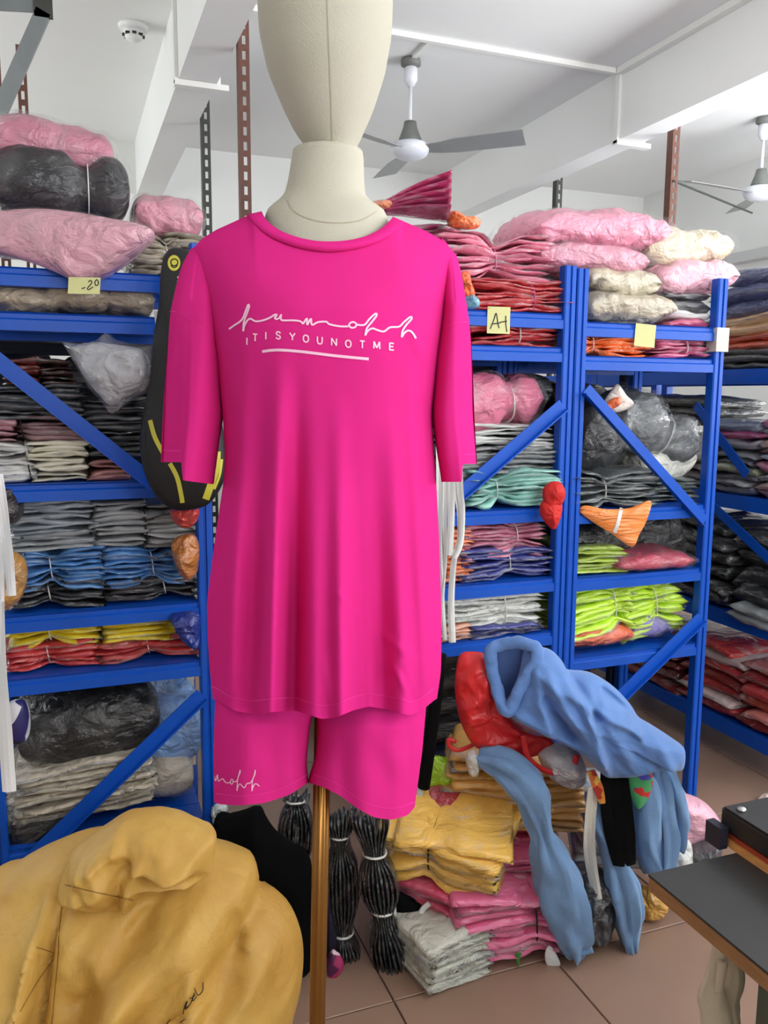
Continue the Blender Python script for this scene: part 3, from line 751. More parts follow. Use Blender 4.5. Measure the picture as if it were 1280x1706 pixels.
# sleeves: hanging flattened tubes; the rear half ends higher than the front half
def sleeve(edgeL, edgeR, top, crease, hem_in, hem_out, out_left):
    nu, nv = 44, 70; V = []
    def pt(u, v, side):
        y_hem_mix = None
        y = 0
        # first guess of x at mid height decides which half of the hem applies
        xh = ev(edgeL, 760)+(ev(edgeR, 760)-ev(edgeL, 760))*(u+1)/2
        outer = (xh < crease) if out_left else (xh > crease)
        k = 1/(1+math.exp(-((crease-xh) if out_left else (xh-crease))*1.6))
        yh = hem_in(xh)*(1-k)+hem_out*k
        yt = np.interp(u, [-1, 0, 1], top)
        y = yt+(yh-yt)*v
        l, r = ev(edgeL, y), ev(edgeR, y); x = l+(r-l)*(u+1)/2
        bul = max(1-u*u, 0)**.5; g = min(v*4, 1)**.6
        if side < 0:
            cr = l+(r-l)*((crease-ev(edgeL, 760))/(ev(edgeR, 760)-ev(edgeL, 760)))
            kk = 1/(1+math.exp(-((cr-x) if out_left else (x-cr))*.55)); gv = min(max((y-520)/160, 0), 1)
            dep = (.052*bul)*g-.018*kk*gv+.006*math.sin(x/13.+y/90.)*g
            dep += .012*math.exp(-(((x-cr)+(-6 if out_left else 6)*-1)/9)**2)*gv
            return fp(x, y, D0+.015-dep-.004*bul)
        return fp(x, y, D0+.015)+FH*.055*bul*g
    for side in (-1, 1):
        for i in range(nu):
            for j in range(nv): V.append(pt(2*i/(nu-1)-1, j/(nv-1), side))
    F = grid_faces(nu, nv)+grid_faces(nu, nv, nu*nv, True)
    return mk('sleeve', V, F, PINKC, tee)
slL = sleeve([(395, 332), (412, 320), (428, 309), (450, 300), (500, 288), (520, 284), (560, 281), (620, 276), (700, 271), (770, 268), (820, 268)],
             [(395, 352), (450, 360), (520, 366), (600, 371), (690, 372), (740, 364), (806, 355), (820, 354)], (415, 399, 388), 305, lambda x: 800+6*(x-305)/50, 770, True)
slR = sleeve([(395, 735), (450, 736), (520, 732), (600, 722), (690, 719), (740, 726), (803, 736), (820, 737)],
             [(395, 748), (418, 758), (432, 763), (450, 768), (520, 780), (560, 785), (620, 788), (700, 791), (772, 795), (820, 796)], (393, 404, 424), 768, lambda x: 803, 773, False)
# neck rib
V = []; n = 60
ci, co = NCI, NCO
for i in range(n):
    s = (i/(n-1)*2-1); dp = .097*math.sqrt(max(1-s*s, 0))
    for q, t in enumerate(np.linspace(0, 1, 6)):
        px = ci[i]*(1-t)+co[i]*t
        V.append(fp(px[0], px[1], D0-(dp*.93+.006*math.sin(t*math.pi)+.004*t+.004)))
    px = co[i]; V.append(fp(px[0], px[1], D0-(dp*.93-.004)))
collar = mk('neck_rib', V, grid_faces(n, 7, 0, True), PINKC, tee)
pk = [fp(x, y, D0)-FH*dz for x, y, dz in ((646, 383, .012), (655, 361, .004), (664, 372, .002), (668, 383, .01), (655, 378, .018))]
mk('neck_rib_fold', pk, [(0, 4, 1), (4, 3, 2, 1), (0, 1, 2, 3)], PINKC, tee, False)
# print, seams and hem stitching lie on the cloth
gs = surf_placer(tbody, D0, .0014)
z = lambda pts: [(340+x*.296875, 480+y*.296875) for x, y in pts]
SCRIPT = [z([(140, 230), (165, 212), (212, 178), (235, 125), (248, 92), (254, 102), (242, 140), (224, 190), (220, 242)]),
          z([(221, 240), (228, 208), (245, 180), (262, 172), (290, 186), (330, 181), (370, 166), (395, 150), (410, 150), (397, 167), (408, 174), (424, 166), (433, 147), (431, 172), (442, 181), (500, 181), (540, 186), (556, 201)]),
          z([(556, 201), (578, 170), (579, 206), (600, 172), (606, 206), (640, 191), (688, 189), (702, 202), (760, 214), (810, 215)]),
          z([(812, 208), (822, 195), (838, 190), (856, 202), (848, 219), (826, 222), (812, 208)]),
          z([(857, 205), (900, 206), (930, 172), (964, 142), (969, 154), (942, 190), (915, 225), (905, 266)]),
          z([(906, 264), (920, 240), (945, 226), (975, 236), (1010, 243), (1045, 220), (1095, 216), (1125, 188), (1160, 161), (1166, 172), (1137, 205), (1115, 240), (1110, 276)]),
          z([(1111, 274), (1126, 250), (1148, 238), (1170, 250), (1190, 282)])]
stroke_mesh(SCRIPT, 3.0, gs).mk('script_print', PRINT, tbody)
GL = {'I': [[(.5, 0), (.5, 1)]], 'T': [[(0, 0), (1, 0)], [(.5, 0), (.5, 1)]], 'S': [[(.95, .2), (.7, .02), (.3, .02), (.08, .2), (.2, .42), (.75, .56), (.95, .76), (.7, .98), (.3, .98), (.03, .8)]],
      'Y': [[(0, 0), (.5, .52)], [(1, 0), (.5, .52)], [(.5, .5), (.5, 1)]], 'O': [[(.5, 0), (.12, .16), (0, .5), (.12, .84), (.5, 1), (.88, .84), (1, .5), (.88, .16), (.5, 0)]],
      'U': [[(.03, 0), (.03, .66), (.2, .94), (.5, 1), (.8, .94), (.97, .66), (.97, 0)]], 'N': [[(.05, 1), (.05, 0)], [(.05, 0), (.95, 1)], [(.95, 1), (.95, 0)]],
      'M': [[(0, 1), (.05, 0)], [(.05, 0), (.5, .9)], [(.5, .9), (.95, 0)], [(.95, 0), (1, 1)]], 'E': [[(.08, 0), (.08, 1)], [(.08, .03), (1, .03)], [(.08, .5), (.88, .5)], [(.08, .97), (1, .97)]]}
for ch, (cx, cy), wd in zip('ITISYOUNOTME', [(241, 298), (287, 278), (347, 267), (417, 265), (496, 272), (572, 283), (650, 293), (730, 302), (810, 312), (889, 317), (970, 320), (1053, 328)], [4, 25, 4, 26, 30, 29, 28, 30, 30, 27, 34, 26]):
    hh = 40
    P = [z([(cx+(a-.5)*wd, cy+(b-.5)*hh+(a-.5)*wd*.1) for a, b in st]) for st in GL[ch]]
    stroke_mesh(P, 2.3, gs, 24 if ch in 'SOU' else None).mk('letter_print', PRINT, tbody)
stroke_mesh([z([(326, 356), (380, 349), (440, 348), (560, 358), (740, 380), (925, 398)])], 4.6, gs).mk('underline_print', PRINT, tbody)
PINKS = fabric_knit('hot_pink_seam', (.77, .038, .29), (1., .35, .95), .5, .5)  # paler than the jersey: paints a highlight along the stitching
stroke_mesh([[(x, ev(hem, x, 4)-22) for x in range(352, 730, 10)]], 1.6, gs).mk('hem_stitch', PINKS, tbody)
gl = surf_placer(slL, D0, .0012); gr = surf_placer(slR, D0, .0012)
stroke_mesh([[(270, 750), (285, 751), (303, 751)]], 1.5, gl).mk('hem_stitch', PINKS, slL)
stroke_mesh([[(772, 757), (785, 757), (793, 756)]], 1.5, gr).mk('hem_stitch', PINKS, slR)
stroke_mesh([[(283, 518), (300, 522), (322, 536), (338, 548)]], 1.4, gl).mk('shoulder_seam', PINKS, slL)
stroke_mesh([[(742, 545), (760, 538), (779, 536)]], 1.4, gr).mk('shoulder_seam', PINKS, slR)

# shorts
hp = fp(530, 1340, D0)
sh = thing('shorts', (hp[0], hp[1], hp[2]), 'hot pink shorts with small white script at the left leg hem', 'shorts')
def leg(L, Rr, hemk, dep, fl, seed):
    nu, nv = 60, 50; V = []; sg = 2*nu
    for j in range(nv):
        v = j/(nv-1)
        for i in range(sg):
            a = 2*math.pi*i/sg; u = math.cos(a); s = math.sin(a)
            l0, r0 = ev(L, 1300), ev(Rr, 1300); yh = ev(hemk, l0+(r0-l0)*(u+1)/2, 4)-(6 if s > 0 else 0)
            y = 1085+(yh-1085)*v; l, r = ev(L, y, 8), ev(Rr, y, 8); x = l+(r-l)*(u+1)/2
            e = 0
            if s < 0:
                for (fx, wd, h) in fl: e += h*math.exp(-((x-fx-(y-1200)*.06)/wd)**2)*min(max((y-1120)/180, 0), 1)
                e += .003*mnoise.noise(Vector((x*.03, y*.02, seed)))
            dv = dep*(.45+.55*min(max((y-1130)/80, 0), 1))
            V.append(fp(x, y, D0+.01+dv*math.copysign(abs(s)**.75, s)-e*abs(s)))
    F = []
    for j in range(nv-1):
        for i in range(sg):
            k = (i+1) % sg; F.append((j*sg+i, j*sg+k, (j+1)*sg+k, (j+1)*sg+i))
    return mk('leg', V, F, PINKC, sh)
lgL = leg([(1080, 362), (1180, 358), (1250, 356), (1345, 357)], [(1080, 545), (1180, 524), (1215, 516), (1270, 511), (1310, 515)],
          [(350, 1334), (365, 1340), (400, 1342), (440, 1338), (480, 1325), (515, 1303)], .095, [(400, 20, .006), (450, 18, -.005), (490, 14, .006)], 1.)
lgR = leg([(1080, 515), (1180, 526), (1215, 530), (1260, 526), (1300, 513), (1340, 512)], [(1080, 722), (1170, 711), (1250, 704), (1330, 693), (1370, 688)],
          [(508, 1302), (540, 1311), (570, 1326), (600, 1347), (630, 1362), (660, 1366), (688, 1358), (700, 1340)], .10, [(565, 16, -.004), (600, 22, .007), (655, 16, .005), (680, 8, -.004)], 5.)
g1 = surf_placer(lgL, D0, .0012); g2 = surf_placer(lgR, D0, .0012)
stroke_mesh([[(360, 1322), (375, 1324), (400, 1326), (440, 1322), (480, 1309), (512, 1291)]], 1.5, g1).mk('hem_stitch', PINKS, lgL)
stroke_mesh([[(522, 1290), (560, 1305), (600, 1332), (630, 1344), (660, 1346), (690, 1336)]], 1.5, g2).mk('hem_stitch', PINKS, lgR)
z2 = lambda pts: [(340+x*.09375, 1240+y*.09375) for x, y in pts]
stroke_mesh([z2([(185, 560), (205, 650), (240, 540), (255, 655), (330, 610), (370, 665), (430, 690), (468, 662)]),
             z2([(475, 640), (490, 615), (515, 632), (512, 690), (487, 715), (470, 680), (475, 640)]),
             z2([(515, 660), (580, 655), (620, 540), (642, 455), (640, 510), (600, 620), (585, 830)]),
             z2([(586, 825), (605, 750), (640, 705), (715, 772), (760, 700), (830, 680), (890, 560), (912, 455), (902, 540), (862, 640), (850, 835)]),
             z2([(852, 830), (880, 735), (925, 700), (985, 748)])], 1.5, g1).mk('script_print', PRINT, lgL)
#=====SPLIT=====
# ================================================================== goods on the left rack
PK, PK2, BK, KH = (222, 150, 170), (226, 168, 184), (44, 44, 50), (168, 156, 138)
def soft(name, part, out_px, D, tf, tb, col, label, cat='bag', wrap=0., mat=None, group=None, **kw):
    """free-standing soft body with its outline; optional film around it"""
    CNT[0] += 1; kw.setdefault('seed', CNT[0])
    O = np.array(out_px, float); zb = min(fp(p[0], p[1], D)[2] for p in O); c = fp(O[:, 0].mean(), O[:, 1].mean(), D)
    r = thing(name, (c[0], c[1], zb), label, cat, group)
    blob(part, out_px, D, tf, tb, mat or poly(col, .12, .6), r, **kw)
    if wrap:
        cc = O.mean(0); O2 = cc+(O-cc)*1.05
        blob('plastic_film', O2.tolist(), D, tf*1.06+.004, tb*1.06, film(wrap), r, **kw)
    return r
# distance from the camera of the rack front at pixel x
def dr(x, y=700, Y=Y0): return float((pl(x, y, 1, Y)-CC)@FH)
# -- top of the rack
S((212, 386, 300, 444), KH, 'khaki tied bundle on the left rack top, behind the front pink bag', Y=2.36, d=.30, ties=(.55,), z0=A1, pinch=.3, tie_mat=TIE_W)
S((272, 386, 352, 444), (160, 150, 134), 'khaki bundle at the right end of the left rack top', Y=2.40, d=.28, z0=A1, n=3)
B((222, 318, 346, 392), PK, 'pink bagged garments lying on khaki bundles left of the shirt shoulder', Y=2.42, d=.28, name='garment_bag')
soft('garment_bag', 'garment', [(-40, 356), (10, 347), (70, 345), (130, 352), (190, 363), (236, 373), (251, 384), (236, 402), (205, 430), (172, 455), (140, 471), (122, 468), (95, 455), (50, 437), (0, 424), (-40, 416)], dr(100)-.02, .05, .22, PK2,
     'large pale pink bag drooping over the front edge of the left rack top', wrap=.12, fold=.012, lean=.12)
B((-30, 236, 226, 362), BK, 'black bundle with a white tie between two pink bags', Y=2.38, d=.30, ties=(.36,), wrap=.14, fold=.010)
tail = pl(215, 290, 1, 2.40)
B((-40, 186, 194, 286), (214, 132, 158), 'pink folded bag topmost of the left stack', Y=2.42, d=.30, wrap=.2, fold=.009, tilt=-4, grow=1.07)
# -- between the two upper shelves
for bx, c, lb in (((-20, 470, 104, 519), (178, 160, 134), 'khaki rolled garment at the left end under the top shelf'), ((66, 468, 192, 517), (160, 142, 116), 'olive-tan rolled garment under the yellow note'), ((176, 472, 262, 519), (170, 152, 128), 'khaki rolled garment under the top shelf nearest the racket bag')):
    B(bx, c, lb, Y=2.28, d=.3, z0=A2, wrap=.12, fold=.008)
# -- third shelf, stacks
S((-30, 768, 60, 806), (226, 226, 222), 'lower white tied stack at the far left of the third shelf', z0=A3, ties=(.75,), pinch=.22, tie_mat=TIE_K, n=4)
S((-30, 735, 52, 772), (230, 230, 226), 'upper white tied stack at the far left of the third shelf', ties=(.8,), pinch=.22, n=3)
S((52, 768, 148, 806), (222, 218, 200), 'lower cream stack beside the white stacks', z0=A3, n=4)
S((42, 733, 146, 771), (226, 222, 202), 'upper cream stack under the mauve bundle', n=4)
S((-30, 700, 26, 738), (176, 128, 138), 'small dusty mauve bundle at the far left edge', n=3)
S((30, 692, 140, 736), (148, 112, 118), 'dusty mauve bundle on the cream stack', n=4, ties=(-.9,), tie_mat=TIE_K, pinch=.2)
S((146, 764, 222, 806), (176, 118, 114), 'terracotta-pink stack beside the blue brace end', z0=A3, n=5)
S((-30, 640, 136, 700), (74, 78, 84), 'dark grey bagged stack crossed by the upper left brace', n=6, milk_glint=.55, ragged=.1)
S((140, 664, 262, 762), (64, 66, 70), 'charcoal bagged stack below the hanging white bag', n=8, milk_glint=.5, ragged=.1)
S((5, 598, 66, 642), (120, 44, 34), 'dark red-brown bundle at the left above the grey stack', n=4)
S((62, 600, 124, 644), (70, 42, 34), 'dark brown bundle beside the hanging white bag', n=4)
wbag = soft('garment_bag', 'garment', [(126, 577), (158, 570), (180, 572), (208, 576), (238, 584), (248, 612), (238, 642), (206, 664), (186, 676), (170, 662), (146, 634), (130, 606)], dr(185)-.05, .05, .08, (206, 210, 218),
     'clear bag with crumpled white cloth hanging off the third level', fold=.016, fq=(14, 14, 14), crisp=.012, cq=(18, 14))
blob('plastic_film', [(104, 568), (140, 573), (165, 566), (177, 553), (192, 566), (230, 574), (264, 575), (260, 612), (250, 650), (216, 672), (187, 691), (178, 680), (150, 648), (126, 608)], dr(185)-.055, .06, .09, film(.5), wbag, fold=.012, sharp=True, crisp=.012, cq=(14, 14))
# -- fourth shelf
S((20, 972, 172, 1018), (38, 40, 46), 'black tied bundle at the bottom left of the fourth shelf', z0=A4, ties=(-.2,), n=4, milk_glint=.35)
S((174, 966, 332, 1014), (36, 36, 42), 'black tied bundle at the bottom right of the fourth shelf', z0=A4, ties=(.28,), n=4, milk_glint=.35)
S((30, 914, 172, 986), (84, 142, 204), 'sky blue tied bundle on the left black one', ties=(-.25,), n=5, ragged=.08)
S((170, 910, 312, 980), (80, 140, 206), 'sky blue tied bundle on the right black one', ties=(.2,), n=5, ragged=.08)
S((18, 888, 156, 918), (150, 156, 160), 'thin grey stack lying on the left sky blue bundle', n=3, milk_glint=.4)
S((16, 834, 158, 892), (150, 158, 166), 'pale blue-grey stack at the left of the fourth shelf', n=4, milk_glint=.4)
S((154, 834, 246, 912), (152, 156, 158), 'grey bagged stack in the middle of the fourth shelf', n=6, milk_glint=.4)
S((242, 840, 332, 914), (156, 156, 156), 'grey bagged stack with black band next to the rack post', n=6, milk_glint=.35, ties=(-.95,), tie_mat=TIE_K, pinch=.1)
def crumple(out_px, D, t, col, label, cat='bag', name='plastic_bag', fold=.014, fq=(22, 22, 22), **kw):
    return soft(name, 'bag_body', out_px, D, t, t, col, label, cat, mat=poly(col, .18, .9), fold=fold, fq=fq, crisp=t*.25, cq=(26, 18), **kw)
crumple([(-6, 818), (20, 812), (34, 835), (34, 862), (18, 875), (-6, 870)], dr(15)+.02, .05, (38, 28, 30), 'dark brown bag at the far left under the third shelf')
crumple([(284, 852), (300, 846), (330, 848), (328, 868), (312, 880), (293, 872)], dr(310)-.05, .03, (208, 42, 30), 'small red plastic bag peeking out under the racket bag')
crumple([(286, 905), (300, 892), (322, 890), (331, 910), (329, 950), (316, 966), (300, 955), (290, 930)], dr(310)-.03, .04, (176, 106, 40), 'crumpled orange-brown bag beside the rack post')
crumple([(0, 925), (20, 918), (40, 935), (43, 965), (35, 995), (18, 1012), (0, 1020), (-20, 1010), (-24, 950)], dr(15)-.12, .05, (190, 140, 70), 'tan crumpled bag at the left edge beside white paper')
# -- fifth shelf
S((4, 1076, 166, 1130), (206, 58, 62), 'red tied bundle at the left of the fifth shelf', z0=A5, ties=(-.08,), n=5)
S((166, 1066, 332, 1120), (204, 54, 58), 'red tied bundle at the right of the fifth shelf', z0=A5, ties=(-.02,), n=5)
S((0, 1038, 168, 1082), (228, 204, 40), 'yellow tied bundle on the left red one', ties=(-.05,), n=3, milk_glint=.35)
S((174, 1030, 296, 1072), (232, 208, 36), 'yellow bundle on the right red one', n=3, milk_glint=.3)
crumple([(284, 1026), (300, 1020), (331, 1022), (333, 1060), (328, 1082), (308, 1070), (294, 1050)], dr(310)-.02, .03, (28, 50, 140), 'dark blue plastic bag beside the rack post on the fifth shelf')
# -- lowest level
B((30, 1138, 100, 1290), (120, 150, 170), 'pale teal bag at the back left of the lowest shelf', Y=2.50, d=.2, wrap=0)
B((160, 1128, 302, 1220), (108, 142, 190), 'pale blue bag behind the big black bag', Y=2.42, d=.26, fold=.016, wrap=.12)
B((240, 1166, 345, 1290), (120, 160, 214), 'light blue folded bag by the foot of the left rack post', Y=2.34, d=.28, wrap=.14)
B((22, 1164, 286, 1292), (26, 28, 30), 'big black bag on the lowest shelf above the beige garments', Y=2.29, d=.34, wrap=.12, fold=.014, tilt=5)
soft('garment_bag', 'garment', [(14, 1172), (38, 1170), (46, 1200), (44, 1232), (26, 1240), (12, 1220)], dr(30)-.02, .03, .05, (44, 40, 96), 'navy and white bag at the left edge above the black bag', mat=camo_mat([(40, 36, 100), (214, 214, 220), (20, 20, 30)], 16))
S((18, 1276, 262, 1362), (186, 176, 158), 'beige folded garments under the black bag on the lowest shelf', Y=2.27, d=.34, n=3, tilt=4, gloss=.6, milk_glint=.15)
B((128, 1268, 334, 1396), (176, 166, 150), 'beige tied bundle at the right of the lowest shelf', Y=2.32, d=.34, ties=(.1,), z0=A6, wrap=.1)
B((2, 1346, 128, 1450), (24, 24, 26), 'shiny black bag at the bottom left behind the lower brace', Y=2.28, d=.3, wrap=.14, fold=.016)
bx = thing('cardboard_box', (.22, 2.66, A6), 'plain tan cardboard box at the back of the lowest shelf', 'box')
CARD = plain((196, 178, 150), .8, var=.04); q0, q1 = pl(200, 1120, 1, 2.62), pl(326, 1240, 1, 2.62)
MB().box(q0[0], q1[0], 2.62, 2.70, A6, q0[2]).mk('carton', CARD, bx); MB().box(q0[0]-.002, q1[0]+.002, 2.618, 2.62, q0[2]-.05, q0[2]).mk('flap', CARD, bx)
# note with 20 on the shelf edge
def note(box, D, label, strokes=(), tilt=0, ink_w=1.8):
    x0, y0, x1, y1 = box; c = fp((x0+x1)/2, y1, D); t = thing('price_note', tuple(c), label, 'note')
    cx, cy = (x0+x1)/2, (y0+y1)/2; ct, st = math.cos(math.radians(tilt)), math.sin(math.radians(tilt))
    V = []
    for dd in (0, .0012):
        for i in range(7):
            for (x) in (x0, x1):
                y = y0+(y1-y0)*i/6; V.append(fp(cx+(x-cx)*ct-(y-cy)*st, cy+(x-cx)*st+(y-cy)*ct, D)-FH*(.004*(i/6)**2)+FH*dd)
    F = [(2*i, 2*i+2, 2*i+3, 2*i+1) for i in range(6)]+[(14+2*i, 14+2*i+1, 14+2*i+3, 14+2*i+2) for i in range(6)]
    F += [(0, 1, 15, 14), (12, 26, 27, 13)]+[(2*i, 14+2*i, 16+2*i, 2*i+2) for i in range(6)]+[(2*i+1, 2*i+3, 17+2*i, 15+2*i) for i in range(6)]
    p = mk('paper', V, F, NOTE, t, False)
    if strokes: stroke_mesh(strokes, ink_w, surf_placer(p, D, .0008)).mk('handwriting', INK, p)
    return t
note((114, 462, 167, 490), dr(140)-.075, 'yellow paper note half covered by the drooping pink bag', [[(147, 470), (151, 467), (153, 471), (146, 480), (147, 483), (155, 478)], [(161, 466), (158, 470), (160, 476), (164, 473), (163, 467), (160, 466)], [(136, 481), (142, 479)]], 1)
# shelf tag and white paper on the left edge
PAPER = plain((232, 234, 236), .6, var=.02)
wp = thing('hanging_paper', tuple(fp(10, 1310, 1.72)), 'long white paper strips hanging at the left edge of the picture', 'paper')
def strip(name, cl, w_px, D, mat, parent, curl=.01, th=.0012, n=40):
    """flat strip that hangs along a pixel path at distance D; widths in pixels"""
    C_ = catmull(cl, n); V = []
    for k in range(n):
        t = k/(n-1); wd = np.interp(t*(len(w_px)-1), range(len(w_px)), w_px)/2
        for dd in (0, th):
            for s in (-1, -.3, .4, 1):
                V.append(fp(C_[k][0]+s*wd, C_[k][1], D)+FH*(dd+curl*math.sin(t*5+s*1.3)))
    F = []
    for k in range(n-1):
        a = k*8; b = a+8
        for s in range(3): F += [(a+s, b+s, b+s+1, a+s+1), (a+4+s, a+5+s, b+5+s, b+4+s)]
        F += [(a, a+4, b+4, b), (a+3, b+3, b+7, a+7)]
    F += [(0, 1, 2, 3, 7, 6, 5, 4), tuple((n-1)*8+i for i in (4, 5, 6, 7, 3, 2, 1, 0))]
    return mk(name, V, F, mat, parent, False)
strip('paper_strip', [(-6, 806), (0, 900), (2, 1000), (4, 1100), (8, 1200), (16, 1318)], [10, 12, 10, 16, 26, 22], 1.72, PAPER, wp, .006)
strip('paper_strip', [(-4, 790), (4, 860), (14, 930), (20, 992)], [12, 20, 22, 14], 1.70, PAPER, wp, .006)
strip('paper_strip', [(-8, 880), (-2, 940), (2, 1002)], [14, 16, 10], 1.69, PAPER, wp, .004)

# ------------------------------------------------------------------ racket bag hanging on the rack post
DB = dr(310)-.13
BAGK = plain((24, 25, 27), .55, bump=.3, bscale=300, var=.08); BAGY = plain((206, 200, 74), .5, var=.04)
RB = [(276, 424), (286, 414), (300, 413), (320, 420), (330, 460), (332, 540), (346, 600), (364, 680), (376, 750), (373, 800), (350, 838), (316, 850), (288, 848), (262, 828), (243, 790), (235, 740), (240, 690), (252, 630), (258, 560), (268, 500), (270, 455)]
c = fp(300, 850, DB); rb = thing('racket_bag', tuple(c), 'black racket bag with yellow stripes hanging behind the left sleeve', 'bag')
rbody = blob('bag_shell', RB, DB, .055, .05, BAGK, rb, c=(302, 660), rings=16, seg=96, fold=.004, pw=.35)
gb = surf_placer(rbody, DB, .0015)
stroke_mesh([[(250, 700), (258, 728), (272, 755)], [(283, 772), (295, 795), (302, 825), (304, 838)]], 7.5, gb).mk('stripe', BAGY, rbody)
stroke_mesh([[(362, 752), (360, 780), (352, 806), (343, 832)]], 12, gb).mk('stripe', BAGY, rbody)
stroke_mesh([[(370, 765), (366, 792), (357, 815)]], 4, gb).mk('stripe', BAGY, rbody)
ZIP = plain((18, 18, 19), .4)
stroke_mesh([[(240, 700), (242, 760), (256, 808), (282, 838), (306, 844)]], 3, gb).mk('zip', ZIP, rbody)
stroke_mesh([[(304, 846), (302, 838)]], 2, gb).mk('zip_pull', ZIP, rbody)
def ring(cx, cy, r, n=26, sy=1.2): return [(cx+r*math.cos(2*math.pi*k/n), cy+r*sy*math.sin(2*math.pi*k/n)) for k in range(n+1)]
lg = MB()
def disc(cx, cy, r, sy, pf):
    V = [pf(cx, cy)]+[pf(*p) for p in ring(cx, cy, r, 28, sy)[:-1]]; return V, [(0, 1+i, 1+(i+1) % 28) for i in range(28)]
lg.add(*disc(290, 438, 10.5, 1.25, gb)).mk('round_logo', BAGY, rbody)
gb2 = surf_placer(rbody, DB, .0022)
stroke_mesh([ring(290.5, 437, 6, 26, .95), [(285, 442), (290, 446), (296, 442)]], 2.0, gb2).mk('logo_ring', BAGK, rbody)
stroke_mesh([[(297, 460), (297, 470)], [(301, 458), (301, 472)], [(295, 462), (303, 462)], [(295, 468), (302, 470)]], 1.4, gb2).mk('logo_lettering', plain((190, 190, 190), .5), rbody)
tgp = thing('shelf_tag', tuple(pl(262, 545, 1, 2.2)), 'small white tag hanging beside the racket bag below the second shelf', 'tag')
strip('tag_card', [(262, 518), (264, 532), (265, 545)], [12, 13, 12], dr(262)-.03, PAPER, tgp, .002)
#=====SPLIT=====
# ================================================================== goods on the racks right of the mannequin
MG, RD, PKR = (196, 60, 118), (186, 44, 52), (216, 120, 146)
# top, from the neck of the mannequin outwards
S((655, 372, 775, 462), (186, 74, 116), 'magenta bagged stack behind the right shirt shoulder', Y=2.36, d=.3, n=7, tilt=10, milk_glint=.5, ragged=.12)
cone = [fp(x, y, dr(700)+.03) for x, y in ((616, 352), (640, 347), (690, 336), (748, 330))]
cn = thing('garment_pack', tuple(cone[0]), 'magenta garments in a cone-shaped clear pack right of the mannequin neck', 'clothes bundle')
for k in range(5):
    o = (k-2)*.017
    pts = [cone[0]+ZH*.003*(k-2), cone[1]+ZH*o*.3, cone[2]+ZH*o*.8, cone[3]+ZH*(o*1.35+.003)]
    sweep('folded_garment', pts, [(.006, .02), (.008, .05), (.011, .09), (.010, .11)], poly((172, 50, 100), .45), cn, n=18, seg=12, fold=.004, seed=k)
crumple([(612, 342), (626, 336), (650, 334), (662, 342), (650, 352), (622, 354)], dr(640)+.06, .04, (206, 128, 92), 'peach pack end beside the mannequin neck')
crumple([(744, 360), (757, 352), (775, 362), (800, 366), (796, 380), (770, 382), (750, 380)], dr(770)+.08, .05, (236, 120, 60), 'orange pack end sticking up behind the pink bundle', fq=(40, 40, 40))
S((738, 384, 922, 470), PKR, 'feathery pink bundle tied in the middle on top of the red packs', Y=2.30, d=.34, n=7, ties=(.05,), pinch=.5, milk_glint=.6, ragged=.12, tie_mat=poly((226, 150, 190)))
S((768, 462, 946, 516), RD, 'dark red bundle on the top shelf beside the rack post', Y=2.27, d=.34, n=5, z0=C1, ties=(.42,), pinch=.25, milk_glint=.2, ragged=.1, tie_mat=poly((170, 90, 160)))
crumple([(764, 458), (780, 452), (786, 470), (792, 492), (780, 500), (766, 490)], dr(775)-.01, .03, (232, 104, 50), 'orange pack end next to the dark red bundle', fq=(40, 40, 40))
crumple([(774, 492), (788, 490), (800, 502), (796, 513), (776, 514)], dr(785)-.02, .03, (120, 180, 206), 'light blue pack end under the orange one on the shelf')
note((812, 511, 850, 556), dr(830)-.012, 'yellow note marked A-1 on the shelf edge', [[(817, 548), (823, 533), (827, 522), (830, 540), (832, 547)], [(819, 540), (834, 538)], [(833, 537), (845, 535)], [(843, 526), (843, 540), (845, 553)]], 2)
S((780, 528, 928, 578), (180, 40, 48), 'dark red packs on the second shelf below the A-1 note', z0=C2, Y=2.29, n=4, ties=(.2,), pinch=.15, milk_glint=.2)
# third level
B((772, 622, 922, 722), (226, 116, 150), 'bright pink garments in a clear bag below the second shelf', Y=2.31, d=.3, tilt=6, wrap=.16, fold=.016, ties=(.25,))
S((776, 706, 934, 756), (206, 208, 204), 'white bagged stack crossed by the blue brace', Y=2.30, n=4, milk_glint=.3, ragged=.1)
S((770, 744, 938, 790), (112, 116, 118), 'grey flat packs under the white stack', Y=2.28, n=6, milk_glint=.65, ragged=.12)
S((762, 776, 806, 806), (176, 184, 180), 'small pale pack right of the sleeve hem', Y=2.28, n=3)
S((790, 782, 934, 838), (140, 196, 184), 'mint green bundle tied near its left end', Y=2.25, d=.3, n=5, z0=C3, ties=(-.35,), pinch=.5, ragged=.14, milk_glint=.4)
RC = plain((206, 34, 30), .7, bump=.3, bscale=90, var=.1)
pom = thing('red_cloth', tuple(fp(918, 885, dr(918)-.06)), 'red cloth bundle hanging at the rack post', 'cloth')
blob('cloth_top', [(905, 815), (918, 803), (934, 804), (942, 820), (936, 840), (918, 846), (906, 836)], dr(918)-.06, .035, .03, RC, pom, fold=.010, fq=(40, 40, 40), seed=3)
blob('cloth_bottom', [(902, 838), (918, 830), (936, 838), (934, 862), (924, 882), (910, 872), (900, 856)], dr(918)-.06, .03, .03, RC, pom, fold=.010, fq=(40, 40, 40), seed=8)
